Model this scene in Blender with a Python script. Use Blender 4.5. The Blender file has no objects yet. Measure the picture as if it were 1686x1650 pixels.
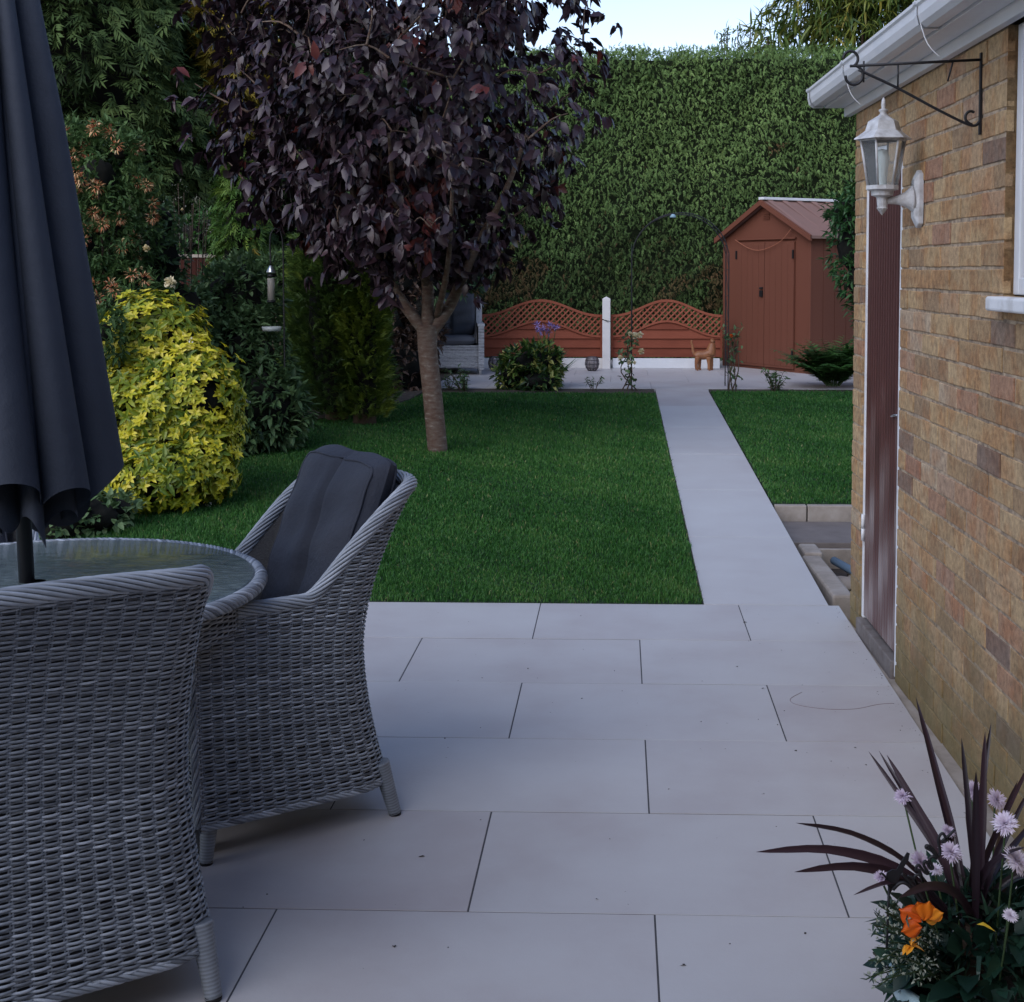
import bpy, math, random
import numpy as np
from mathutils import Matrix, Vector
rng = np.random.default_rng(7); random.seed(7)
PI = math.pi; R = math.radians
SC = bpy.context.scene; COL = SC.collection
A = lambda *x: np.array(x, float)

# ------------------------------------------------------------------ camera
F = 2250.0; PPX, PPY = 947.0, 583.0; EYE = A(0, 0, 1.52)
yaw = math.atan(73/F); pit = math.atan(138/F)
cd = bpy.data.cameras.new('camera'); cam = bpy.data.objects.new('camera', cd); COL.objects.link(cam)
cam.location = EYE; cam.rotation_euler = (PI/2-pit, 0, yaw)
cd.sensor_width = 36; cd.sensor_fit = 'HORIZONTAL'; cd.lens = F/1686*36
cd.shift_x = (843-PPX)/1686; cd.shift_y = -(825-PPY)/1686
cd.clip_start = .05; cd.clip_end = 600; SC.camera = cam
ROT = np.array(cam.rotation_euler.to_matrix())
def ray(px, py): return ROT @ A((px-PPX)/F, -(py-PPY)/F, -1)
def P(px, py, Y): d = ray(px, py); return EYE+d*(Y/d[1])        # point of the place seen at a pixel, at depth Y
def G(px, py, z): d = ray(px, py); return EYE+d*((z-EYE[2])/d[2])  # the same on a level z
def gz(y): return np.clip((np.asarray(y, float)-6.16)*.0278, 0, .24)

# ------------------------------------------------------------------ mesh building
class M:
    def __init__(s): s.v = []; s.f = []; s.n = 0
    def add(s, v, f, mi=0, tint=.5, smooth=True):
        v = np.asarray(v, float).reshape(-1, 3); t = np.broadcast_to(np.asarray(tint, float), (len(v),)).copy()
        s.v.append((v, t))
        if isinstance(f, list) and len(f) and len(set(map(len, f))) > 1:
            for k in sorted(set(map(len, f))): s.f.append((np.array([q for q in f if len(q) == k])+s.n, mi, smooth))
        elif len(f): s.f.append((np.asarray(f, int)+s.n, mi, smooth))
        s.n += len(v); return s
    def box(s, c, size, rot=None, mi=0, tint=.5):
        h = np.asarray(size, float)/2
        v = np.array([[x, y, z] for x in (-1, 1) for y in (-1, 1) for z in (-1, 1)])*h
        if rot is not None: v = v @ rotm(rot).T
        return s.add(v+np.asarray(c), [[0, 1, 3, 2], [4, 6, 7, 5], [0, 4, 5, 1], [2, 3, 7, 6], [0, 2, 6, 4], [1, 5, 7, 3]], mi, tint, False)
    def tube(s, pts, r, n=8, mi=0, tint=.5, cap=True, squash=1.0, closed=False):
        pts = np.asarray(pts, float); m = len(pts); r = np.broadcast_to(np.asarray(r, float), (m,))
        T = np.gradient(pts, axis=0)
        if closed: T = np.roll(pts, -1, 0)-np.roll(pts, 1, 0)
        T /= np.linalg.norm(T, axis=1)[:, None]+1e-12
        ref = A(0, 0, 1) if abs(T[0][2]) < .9 else A(0, 1, 0)
        N = np.zeros_like(pts); a = ref-T[0]*ref.dot(T[0]); a /= np.linalg.norm(a)
        for i in range(m):
            a = a-T[i]*a.dot(T[i]); a /= np.linalg.norm(a)+1e-12; N[i] = a
        B = np.cross(T, N); an = np.linspace(0, 2*PI, n, endpoint=False)
        v = pts[:, None]+r[:, None, None]*(np.cos(an)[None, :, None]*N[:, None]+squash*np.sin(an)[None, :, None]*B[:, None])
        i = np.arange(m if closed else m-1)[:, None]; j = np.arange(n)[None]; i2 = (i+1) % m; j2 = (j+1) % n
        f = np.stack(np.broadcast_arrays(i*n+j, i*n+j2, i2*n+j2, i2*n+j), -1).reshape(-1, 4)
        tt = np.repeat(np.broadcast_to(np.asarray(tint, float), (m,)), n)
        b = s.n; s.add(v.reshape(-1, 3), f, mi, tt)
        if cap and not closed: s.f.append((np.array([list(range(n))[::-1]])+b, mi, False)); s.f.append((np.array([list(range((m-1)*n, m*n))])+b, mi, False))
        return s
    def lathe(s, prof, c=(0, 0, 0), n=24, mi=0, tint=.5, smooth=True, ph=0):
        prof = np.asarray(prof, float); m = len(prof); an = np.linspace(0, 2*PI, n, endpoint=False)+ph
        v = np.stack([prof[:, 0][:, None]*np.cos(an), prof[:, 0][:, None]*np.sin(an), np.repeat(prof[:, 1][:, None], n, 1)], -1)+np.asarray(c)
        i = np.arange(m-1)[:, None]; j = np.arange(n)[None]; j2 = (j+1) % n
        f = np.stack(np.broadcast_arrays(i*n+j, i*n+j2, (i+1)*n+j2, (i+1)*n+j), -1).reshape(-1, 4)
        return s.add(v.reshape(-1, 3), f, mi, tint, smooth)
    def grid(s, V, mi=0, tint=.5, smooth=True, flip=False):
        V = np.asarray(V, float); a, b = V.shape[:2]; i = np.arange(a-1)[:, None]; j = np.arange(b-1)[None]
        f = np.stack([i*b+j, (i+1)*b+j, (i+1)*b+j+1, i*b+j+1], -1).reshape(-1, 4)
        if flip: f = f[:, ::-1]
        return s.add(V.reshape(-1, 3), f, mi, np.asarray(tint).reshape(-1) if np.ndim(tint) else tint, smooth)
    def prism(s, poly, z0, z1, mi=0, tint=.5):      # poly: ccw xy outline; z0, z1 numbers or functions of y
        p = np.asarray(poly, float); n = len(p); g = lambda z: z(p[:, 1]) if callable(z) else np.full(n, float(z))
        v = np.vstack([np.c_[p, g(z0)], np.c_[p, g(z1)]])
        s.add(v, [[i, (i+1) % n, n+(i+1) % n, n+i] for i in range(n)], mi, tint, False)
        s.f.append((np.array([list(range(n, 2*n))])+s.n-2*n, mi, False)); s.f.append((np.array([list(range(n))[::-1]])+s.n-2*n, mi, False)); return s
    def scatter(s, tv, tf, pos, mats, mi=0, tint=.5, smooth=False):
        tv = np.asarray(tv, float); k = len(tv); N = len(pos)
        v = np.einsum('nij,kj->nki', mats, tv)+np.asarray(pos)[:, None]
        t = np.repeat(np.broadcast_to(np.asarray(tint, float), (N,)), k); b = s.n
        s.v.append((v.reshape(-1, 3), t)); off = (np.arange(N)*k)[:, None, None]
        for w in sorted(set(map(len, tf))):
            q = np.array([x for x in tf if len(x) == w]); s.f.append(((q[None]+off).reshape(-1, w)+b, mi, smooth))
        s.n += N*k; return s
    def obj(s, name, mats, parent=None, bevel=0, loc=None, sub=0, seg=2):
        V = np.vstack([a for a, _ in s.v]); Tn = np.concatenate([t for _, t in s.v])
        me = bpy.data.meshes.new(name); me.vertices.add(len(V)); me.vertices.foreach_set('co', V.astype(np.float32).ravel())
        nl = sum(f.size for f, _, _ in s.f); nf = sum(len(f) for f, _, _ in s.f)
        me.loops.add(nl); me.polygons.add(nf)
        me.loops.foreach_set('vertex_index', np.concatenate([f.ravel() for f, _, _ in s.f]).astype(np.int32))
        tot = np.concatenate([np.full(len(f), f.shape[1]) for f, _, _ in s.f]); st = np.concatenate([[0], np.cumsum(tot)[:-1]])
        me.polygons.foreach_set('loop_start', st.astype(np.int32)); me.polygons.foreach_set('loop_total', tot.astype(np.int32))
        me.polygons.foreach_set('material_index', np.concatenate([np.full(len(f), m) for f, m, _ in s.f]).astype(np.int32))
        me.polygons.foreach_set('use_smooth', np.concatenate([np.full(len(f), sm) for f, _, sm in s.f]).astype(bool))
        at = me.attributes.new('tint', 'FLOAT', 'POINT'); at.data.foreach_set('value', Tn.astype(np.float32))
        me.update(calc_edges=True); me.validate()
        for m in (mats if isinstance(mats, (list, tuple)) else [mats]): me.materials.append(m)
        o = bpy.data.objects.new(name, me); COL.objects.link(o)
        if parent is not None: o.parent = parent
        if loc is not None: o.location = loc
        if bevel:
            b = o.modifiers.new('b', 'BEVEL'); b.width = bevel; b.segments = seg; b.limit_method = 'ANGLE'; b.harden_normals = False
        if sub: q = o.modifiers.new('s', 'SUBSURF'); q.levels = sub; q.render_levels = sub
        return o
def rotm(r): return np.array(Matrix.Rotation(r[2], 3, 'Z') @ Matrix.Rotation(r[1], 3, 'Y') @ Matrix.Rotation(r[0], 3, 'X'))
def tag(o, label=None, cat=None, group=None, kind=None):
    if label: o['label'] = label
    if cat: o['category'] = cat
    if group: o['group'] = group
    if kind: o['kind'] = kind
    return o
def thing(name, label, cat, loc=(0, 0, 0), rz=0, group=None):
    o = bpy.data.objects.new(name, None); COL.objects.link(o); o.location = loc; o.rotation_euler = (0, 0, rz); o.empty_display_size = .1
    return tag(o, label, cat, group)
def copy_tree(o, parent=None):
    c = o.copy(); COL.objects.link(c)
    if parent is not None: c.parent = parent
    for ch in [x for x in bpy.data.objects if x.parent == o]: copy_tree(ch, c)
    return c
def smooth(x, a=0., b=1.): t = np.clip((x-a)/(b-a), 0, 1); return t*t*(3-2*t)
def sn(p, f=1., ph=0.):   # cheap smooth noise, -1..1
    p = np.asarray(p, float)*f; x, y, z = p[..., 0], p[..., 1], p[..., 2]
    return (np.sin(1.7*x+1.3*y+ph)+np.sin(-1.1*y+2.3*z+1.3+ph*2)+np.sin(2.9*z-1.9*x+2.1+ph)+np.sin(2.3*x+2.7*y-1.7*z+ph*3)*.8+np.sin(4.3*x-3.7*z+4.1*y+ph)*.6)/3.2
def unit(v): return v/(np.linalg.norm(v, axis=-1, keepdims=True)+1e-12)
def spline(pts, n):
    pts = np.asarray(pts, float); m = len(pts); t = np.linspace(0, m-1, n); out = []
    for q in t:
        i = min(int(q), m-2); u = q-i; p0, p1, p2, p3 = pts[max(i-1, 0)], pts[i], pts[i+1], pts[min(i+2, m-1)]
        out.append(.5*((2*p1)+(-p0+p2)*u+(2*p0-5*p1+4*p2-p3)*u*u+(-p0+3*p1-3*p2+p3)*u**3))
    return np.array(out)

# ------------------------------------------------------------------ materials
def mat(name, cols, rough=.6, tint=False, noise=None, bump=None, transl=0, spec=.5, metal=0, coat=0, alpha=None, trans=0, stretch=(1, 1, 1), ior=1.45, objco=True):
    """cols: one colour or a list used as a ramp, driven by the tint attribute and/or a noise."""
    m = bpy.data.materials.new(name); m.use_nodes = True; nt = m.node_tree; N = nt.nodes; L = nt.links; b = N['Principled BSDF']; out = N['Material Output']
    b.inputs['Roughness'].default_value = rough; b.inputs['Metallic'].default_value = metal; b.inputs['Specular IOR Level'].default_value = spec
    b.inputs['Coat Weight'].default_value = coat; b.inputs['Transmission Weight'].default_value = trans; b.inputs['IOR'].default_value = ior
    tc = N.new('ShaderNodeTexCoord'); mp = N.new('ShaderNodeMapping'); mp.inputs['Scale'].default_value = stretch; L.new(tc.outputs['Object'], mp.inputs['Vector'])
    def nz(sc, det=5, ro=.6):
        n = N.new('ShaderNodeTexNoise'); n.inputs['Scale'].default_value = sc; n.inputs['Detail'].default_value = det; n.inputs['Roughness'].default_value = ro; L.new(mp.outputs[0], n.inputs['Vector']); return n.outputs['Fac']
    def mth(op, a, c):
        q = N.new('ShaderNodeMath'); q.operation = op
        for i, w in enumerate((a, c)):
            if isinstance(w, (int, float)): q.inputs[i].default_value = w
            else: L.new(w, q.inputs[i])
        return q.outputs[0]
    if not isinstance(cols, list): cols = [cols]
    if len(cols) == 1: b.inputs['Base Color'].default_value = (*cols[0], 1); colout = None
    else:
        fac = None
        if tint: a = N.new('ShaderNodeAttribute'); a.attribute_name = 'tint'; fac = a.outputs['Fac']
        if noise:
            q = mth('MULTIPLY', mth('SUBTRACT', nz(noise[0]), .5), noise[1]*2)
            fac = mth('ADD', fac if fac is not None else .5, q)
        r = N.new('ShaderNodeValToRGB'); L.new(fac, r.inputs['Fac']); e = r.color_ramp.elements; k = len(cols)
        while len(e) < k: e.new(.5)
        for i, c in enumerate(cols): e[i].position = i/(k-1); 
        for i, c in enumerate(cols): e[i].color = (*c, 1)
        colout = r.outputs['Color']; L.new(colout, b.inputs['Base Color'])
    if bump:
        for sc, st in (bump if isinstance(bump, list) else [bump]):
            bn = N.new('ShaderNodeBump'); bn.inputs['Strength'].default_value = 1; bn.inputs['Distance'].default_value = st
            L.new(nz(sc, 6, .65), bn.inputs['Height'])
            if b.inputs['Normal'].is_linked: L.new(b.inputs['Normal'].links[0].from_socket, bn.inputs['Normal'])
            L.new(bn.outputs[0], b.inputs['Normal'])
    if transl:
        t = N.new('ShaderNodeBsdfTranslucent'); mx = N.new('ShaderNodeMixShader'); mx.inputs[0].default_value = transl
        if colout is not None: L.new(colout, t.inputs['Color'])
        else: t.inputs['Color'].default_value = (*cols[0], 1)
        L.new(b.outputs[0], mx.inputs[1]); L.new(t.outputs[0], mx.inputs[2]); L.new(mx.outputs[0], out.inputs['Surface'])
    return m
def links(m): return m.node_tree.nodes, m.node_tree.links, m.node_tree.nodes['Principled BSDF']

tile_m = mat('porcelain_slab', [(.40, .365, .36), (.46, .445, .44), (.50, .495, .49)], .45, tint=True, noise=(2.3, .75), bump=[(60, .0005), (3, .002)])
grout_m = mat('grout', (.07, .07, .075), .9)
path_m = tile_m
concrete_m = mat('concrete', [(.20, .17, .14), (.30, .26, .22), (.38, .34, .30)], .9, noise=(9, .9), bump=(90, .002))
white_conc_m = mat('pale_concrete', [(.50, .48, .46), (.62, .60, .58), (.68, .66, .63)], .8, noise=(8, .5), bump=(120, .001))
soil_m = mat('soil', [(.025, .018, .013), (.05, .038, .028), (.08, .06, .045)], .95, noise=(20, .9), bump=(60, .01))
turf_m = mat('turf_base', [(.008, .022, .006), (.014, .04, .009)], .95, noise=(12, .9))
grass_m = mat('grass_blades', [(.016, .060, .012), (.032, .120, .022), (.070, .175, .035), (.24, .25, .10)], .5, tint=True, transl=.25, spec=.3)
ground_m = mat('ground', [(.03, .05, .02), (.05, .06, .03)], .95, noise=(2, .8))
wicker_m = mat('grey_wicker', [(.045, .05, .058), (.14, .156, .178), (.285, .315, .35), (.48, .52, .57)], .45, tint=True, noise=(40, .15), bump=(300, .0004))
wickback_m = mat('wicker_backing', (.025, .024, .026), .8)
wickin_m = mat('wicker_inside', [(.05, .05, .05), (.22, .215, .21)], .6, noise=(120, .9), bump=(130, .004), stretch=(1, 1, 4))
cush_m = mat('cushion_fabric', [(.022, .026, .038), (.032, .038, .054)], .85, noise=(5, .6), bump=[(900, .0004), (7, .012)])
cushfar_m = mat('cushion_fabric_pale', [(.06, .065, .08), (.08, .085, .10)], .85, noise=(5, .6), bump=(9, .01))
canopy_m = mat('parasol_fabric', [(.026, .033, .048), (.042, .052, .074)], .8, noise=(4, .5), bump=[(700, .0005), (6, .008)], transl=.08)
pole_m = mat('black_powder_coat', (.008, .009, .012), .4)
iron_m = mat('wrought_iron', (.012, .012, .014), .5, bump=(200, .0006))
white_m = mat('white_upvc', [(.60, .62, .64), (.72, .73, .74)], .35, noise=(6, .7))
whitepaint_m = mat('white_paint_worn', [(.45, .44, .42), (.70, .71, .72), (.76, .77, .78)], .5, noise=(14, .9), bump=(120, .001))
lampwhite_m = mat('weathered_white_metal', [(.24, .23, .22), (.46, .47, .48), (.62, .64, .66)], .5, noise=(26, .9), bump=(160, .0012))
glass_m = mat('clear_glass', (.85, .9, .92), .08, trans=.9, ior=1.2)
pane_m = mat('window_glass', (.02, .025, .03), .04, spec=.8)
fence_m = mat('red_brown_stain', [(.11, .028, .015), (.20, .055, .030), (.30, .095, .055)], .75, spec=.2, tint=True, noise=(9, .35), bump=(90, .0015), stretch=(.25, 1, 1))
shed_m = mat('brown_resin', [(.125, .046, .028), (.16, .058, .036)], .65, spec=.25, noise=(2, .5), bump=(160, .0006), stretch=(1, 1, .15))
shedroof_m = mat('brown_resin_roof', [(.21, .12, .095), (.26, .15, .12)], .6, noise=(3, .6), bump=(100, .001))
dark_m = mat('near_black', (.006, .006, .007), .6)
bark_m = mat('cherry_bark', [(.045, .022, .013), (.095, .052, .034), (.13, .095, .07), (.30, .27, .23)], .7, noise=(16, .85), bump=[(30, .008), (90, .003)], stretch=(1, 1, 2.6))
twig_m = mat('twig_bark', [(.04, .025, .018), (.10, .065, .04)], .8, noise=(20, .8))
stem_m = mat('green_stem', [(.03, .06, .02), (.06, .10, .035)], .7, noise=(20, .6))
def leafm(name, cols, rough=.45, transl=.2, spec=.4): return mat(name, cols, rough, tint=True, transl=transl, spec=spec)
purple_m = leafm('purple_plum_leaf', [(.013, .0065, .009), (.026, .013, .018), (.044, .027, .036), (.11, .024, .018)], .38, .08, .5)
hedge_m = leafm('conifer_hedge_leaf', [(.15, .09, .045), (.055, .085, .028), (.095, .16, .052), (.15, .235, .075), (.21, .30, .10)], .75, .2, .15)
conif_m = leafm('dark_conifer_leaf', [(.018, .030, .012), (.038, .068, .022), (.075, .118, .035), (.13, .155, .05)], .7, .2, .2)
gold_m = leafm('golden_conifer_leaf', [(.10, .10, .015), (.26, .20, .025), (.38, .26, .03)], .6)
brightcon_m = leafm('bright_conifer_leaf', [(.025, .06, .012), (.06, .13, .02), (.16, .22, .03)], .6)
choisya_m = leafm('golden_choisya_leaf', [(.07, .13, .015), (.28, .31, .02), (.56, .49, .025), (.70, .60, .14)], .4)
laurel_m = leafm('dark_laurel_leaf', [(.028, .055, .026), (.058, .11, .045), (.10, .17, .07), (.15, .22, .10)], .45, .2, .25)
honey_m = leafm('honeysuckle_leaf', [(.025, .055, .02), (.06, .115, .035), (.11, .18, .06)], .55, .25, .25)
orangefl_m = leafm('russet_flower', [(.22, .06, .03), (.50, .16, .07), (.60, .36, .17), (.66, .50, .30)], .7)
creamfl_m = leafm('cream_petal', [(.60, .48, .24), (.72, .62, .38), (.80, .74, .55)], .6)
whitefl_m = leafm('white_petal', [(.62, .60, .50), (.75, .74, .68)], .6)
pinkfl_m = leafm('pale_pink_petal', [(.50, .40, .52), (.70, .60, .70), (.80, .74, .80)], .6)
purplefl_m = leafm('lilac_petal', [(.26, .18, .42), (.42, .32, .60)], .6)
orangep_m = leafm('orange_petal', [(.70, .10, .005), (.85, .20, .005), (.85, .38, .03)], .5)
brownlf_m = leafm('copper_leaf', [(.02, .012, .010), (.045, .028, .02), (.10, .06, .04), (.16, .10, .06)], .5)
varieg_m = leafm('variegated_leaf', [(.015, .04, .012), (.03, .075, .018), (.10, .17, .03), (.42, .40, .12)], .45)
green_m = leafm('fresh_green_leaf', [(.015, .045, .012), (.03, .09, .02), (.06, .16, .03)], .5)
cordy_m = leafm('cordyline_leaf', [(.010, .006, .009), (.024, .012, .018), (.05, .026, .034)], .35, .08, .5)
core_m = mat('inner_shade_core', [(.0025, .0035, .002), (.006, .006, .004)], 1, noise=(12, .9))  # near-black lumps inside the foliage, coloured to stand for its inner shade
terra_m = mat('carved_wood', [(.14, .05, .02), (.25, .10, .04), (.33, .16, .07)], .45, noise=(12, .8), stretch=(1, 1, .3))
seed_m = mat('bird_seed', [(.30, .20, .10), (.45, .32, .18)], .9, noise=(200, .9))
steel_m = mat('galvanised_cap', (.6, .62, .64), .3, metal=.9)
wirel_m = mat('lantern_glass', (.30, .27, .28), .1, trans=.6, ior=1.3)
pot_m = mat('pale_blue_glaze', [(.30, .42, .45), (.38, .50, .52)], .3, noise=(5, .6))
bluepl_m = mat('blue_grey_plastic', (.10, .15, .20), .5)

# ------------------------------------------------------------------ ground, patio, path, lawns (the setting)
m = M(); xs = np.r_[-200, -60, -20, np.arange(-10, 12.1, 1), 20, 60, 200]; ys = np.r_[-60, -10, 0, 3, 5.7, 5.95, 6.16, 7, 8.45, 8.55, 10, 12, 14.8, 18, 25, 60, 300]
X, Y = np.meshgrid(xs, ys, indexing='ij'); m.grid(np.stack([X, Y, gz(Y)-np.where(Y > 8.5, .10, .22)], -1), smooth=False); tag(m.obj('ground', ground_m), kind='structure')

def slabs(name, rows, mtl=tile_m, zf=lambda y: 0*y, joint=.0045, th=.06):
    m = M()
    for (y0, y1, xsn) in rows:
        for x0, x1 in zip(xsn[:-1], xsn[1:]):
            e = joint/2; a, b, c, d = x0+e, x1-e, y0+e, y1-e; w = .0006; dz = rng.normal(0, .0004)
            t = .5+rng.normal(0, .16); zc, zd = float(zf(np.array(c))), float(zf(np.array(d)))
            o = [(a, c), (b, c), (b, d), (a, d)]; i = [(a+w, c+w), (b-w, c+w), (b-w, d-w), (a+w, d-w)]; zz = [zc, zc, zd, zd]
            v = [(p[0], p[1], q-th) for p, q in zip(o, zz)]+[(p[0], p[1], q-.0006+dz) for p, q in zip(o, zz)]+[(p[0], p[1], q+dz) for p, q in zip(i, zz)]
            f = [[k, (k+1) % 4, 4+(k+1) % 4, 4+k] for k in range(4)]+[[4+k, 4+(k+1) % 4, 8+(k+1) % 4, 8+k] for k in range(4)]+[[8, 9, 10, 11]]
            m.add(v, f, 0, t, False)
    return m.obj(name, mtl)
PXR = 1.0; rows = []; yy = 6.16; k = 0
while yy > -1.2:
    base = -.357 if k % 2 == 0 else .086
    js = sorted([base+.9*i for i in range(-6, 3) if base+.9*i < PXR-.03]+[PXR]); rows.append((yy-.6025, yy, js)); yy -= .6025; k += 1
tag(slabs('patio', rows), kind='structure')
m = M(); m.box((-1.5+(PXR-.0-2.6)/2+.06, 2.5, -.017), (0, 0, 0)) if False else None
m = M(); m.add([(-6, -1.6, -.0016), (PXR-.004, -1.6, -.0016), (PXR-.004, 6.155, -.0016), (-6, 6.155, -.0016), (-6, -1.6, -.05), (PXR-.004, -1.6, -.05), (PXR-.004, 6.155, -.05), (-6, 6.155, -.05)], [[0, 1, 2, 3], [1, 5, 6, 2], [2, 6, 7, 3]], smooth=False)
tag(m.obj('patio_grout', grout_m), kind='structure')
m = M(); m.prism([(PXR-.005, -1.2), (PXR+.16, -1.2), (PXR+.05, 5.93), (PXR-.005, 5.93)], -.2, -.012); tag(m.obj('mortar_strip', concrete_m), kind='structure')
PL, PR = .385, .955
pr = [(a, b, [PL, PR]) for a, b in zip([6.16, 7.55, 8.95, 10.4, 11.85, 13.3], [7.55, 8.95, 10.4, 11.85, 13.3, 14.8])]
tag(slabs('path', pr, zf=gz, joint=.007, th=.12), kind='structure')
fr = []; yy = 14.8; k = 0
while yy < 20.5:
    b = -.1 if k % 2 else .35; fr.append((yy, yy+.9, [b+.9*i for i in range(-9, 7)])); yy += .9; k += 1
tag(slabs('far_patio', fr, zf=gz, joint=.003, th=.12), kind='structure')

LAWN_L = [(-4.6, 6.17), (PL-.01, 6.17), (PL-.01, 14.3), (-2.05, 14.3), (-2.1, 13.6), (-2.35, 12.9), (-2.85, 11.8), (-2.85, 10.5), (-2.8, 9.2), (-2.95, 8.1), (-3.4, 7.2), (-4.6, 6.75)]
LAWN_R = [(PR+.01, 8.5), (3.3, 8.5), (3.3, 14.5), (PR+.01, 14.5)]
def inpoly(x, y, poly):
    c = np.zeros(len(x), bool); n = len(poly)
    for i in range(n):
        x0, y0 = poly[i]; x1, y1 = poly[(i+1) % n]
        cond = ((y0 > y) != (y1 > y)); t = (x1-x0)*(y-y0)/((y1-y0) if y1 != y0 else 1e-9)+x0; c ^= cond & (x < t)
    return c
for poly, nm in ((LAWN_L, 'lawn'), (LAWN_R, 'lawn')):
    m = M(); m.prism(poly, lambda y: gz(y)-.3, lambda y: gz(y)+.0); tag(m.obj(nm, turf_m), kind='structure')
# planting beds
m = M(); m.prism([(-9, 6.17), (-4.61, 6.17), (-4.61, 6.76), (-3.41, 7.21), (-2.96, 8.11), (-2.81, 9.2), (-2.86, 10.5), (-2.86, 11.8), (-2.36, 12.9), (-2.11, 13.6), (-2.06, 14.36), (-2.06, 20), (-9, 20)], lambda y: gz(y)-.3, lambda y: gz(y)+.02)
tag(m.obj('border_soil', soil_m), kind='structure')
m = M(); m.prism([(-2.05, 14.36), (PL-.012, 14.36), (PL-.012, 14.79), (-2.05, 14.79)], lambda y: gz(y)-.3, lambda y: gz(y)-.006)
m.prism([(PR+.012, 14.51), (3.3, 14.51), (3.3, 14.79), (PR+.012, 14.79)], lambda y: gz(y)-.3, lambda y: gz(y)-.006)
tag(m.obj('bed_soil', soil_m), kind='structure')

def grassfield(poly, seed):
    r = np.random.default_rng(seed); p = np.array(poly); x0, y0 = p.min(0)-.03; x1, y1 = p.max(0)+.03
    n = int((x1-x0)*(y1-y0)*15000); x = r.uniform(x0, x1, n); y = r.uniform(y0, y1, n)
    keep = inpoly(x+r.normal(0, .005, n), y+r.normal(0, .005, n), poly) & (r.random(n) < np.clip((6.6/y)**1.7, .2, 1)) & (x > -3.6)
    x, y = x[keep], y[keep]; n = len(x)
    # ragged rim
    z = gz(y); q = np.c_[x, y, z]; h = r.uniform(.016, .034, n)*(1+.25*sn(q, 2.2)); w = r.uniform(.0016, .003, n)*(y/6.2)**.9
    an = r.uniform(0, 2*PI, n); ln = r.uniform(.1, .8, n)*h; la = r.uniform(0, 2*PI, n)
    sx, sy = np.cos(an)*w, np.sin(an)*w; lx, ly = np.cos(la)*ln, np.sin(la)*ln; mz = np.sqrt(np.maximum(h*h-ln*ln, .2*h*h))
    V = np.stack([np.c_[x-sx, y-sy, z-.004], np.c_[x+sx, y+sy, z-.004], np.c_[x+sx*.8+lx*.35, y+sy*.8+ly*.35, z+mz*.6], np.c_[x-sx*.8+lx*.35, y-sy*.8+ly*.35, z+mz*.6], np.c_[x+lx, y+ly, z+mz]], 1)
    t = np.clip(.40+.13*sn(q, 1.1)+.13*sn(q, 5, 2)+r.normal(0, .15, n), 0, .76); t[r.random(n) < .012] = 1
    m = M(); b = (np.arange(n)*5)[:, None]; m.v.append((V.reshape(-1, 3), np.repeat(t, 5))); m.n = n*5
    m.f.append((b+np.array([0, 1, 2, 3]), 0, False)); m.f.append((b+np.array([3, 2, 4]), 0, False)); return m
tag(grassfield(LAWN_L, 1).obj('grass', grass_m), 'thick dark green lawn grass left of the path', 'grass', kind='stuff')
tag(grassfield(LAWN_R, 2).obj('grass', grass_m), 'short green lawn grass between path and brick garage', 'grass', kind='stuff')

# ------------------------------------------------------------------ foliage tools
def leaf_t(w=.5, fold=.12, droop=.18):
    v = [(0, 0, 0), (0, .35, .02-droop*.1), (0, .7, -droop*.45), (0, 1, -droop), (-w*.42, .33, fold), (w*.42, .33, fold), (-w*.34, .68, fold*.6-droop*.45), (w*.34, .68, fold*.6-droop*.45)]
    f = [[0, 1, 4], [1, 2, 6, 4], [2, 3, 6], [0, 5, 1], [1, 5, 7, 2], [2, 7, 3]]; return v, f
def blade_t(w=.12, droop=.3): return [(-w/2, 0, 0), (w/2, 0, 0), (w*.4, .55, -droop*.3), (-w*.4, .55, -droop*.3), (0, 1, -droop)], [[0, 1, 2, 3], [3, 2, 4]]
def spray_t(k=4, w=.16, droop=.35, ang=.75, seed=0):
    r = random.Random(seed); v = []; f = []
    def lf(o, d, l, wd):
        d = unit(A(*d)); s = unit(np.cross(d, A(0, 0, 1)))*wd; o = A(*o); b = len(v); e = o+d*l; mi = o+d*l*.45
        v.extend([tuple(o), tuple(mi+s), tuple(e), tuple(mi-s+A(0, 0, .02))]); f.append([b, b+1, b+2, b+3])
    for i in range(k):
        t = i/k; o = (0, t*.7, -droop*t*t*.7)
        for s in (-1, 1): lf(o, (s*math.sin(ang)*r.uniform(.7, 1.2), math.cos(ang), -.25-.4*r.random()), .42*(1-.35*t)*r.uniform(.8, 1.2), w/4)
    lf((0, .5, -droop*.3), (0, 1, -.8), .55, w/4); lf((0, 0, 0), (0, 1, -.15), .7, w/4); return v, f
def mats_for(d, scale, roll=None, r=rng, up=(0, 0, 1)):
    d = unit(d); n = len(d); rd = unit(np.asarray(up, float)+r.normal(0, .35 if roll is None else roll, (n, 3)))
    x = unit(np.cross(d, rd)); z = np.cross(x, d); s = np.broadcast_to(np.asarray(scale, float), (n,))
    return np.stack([x, d, z], -1)*s[:, None, None]
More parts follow.
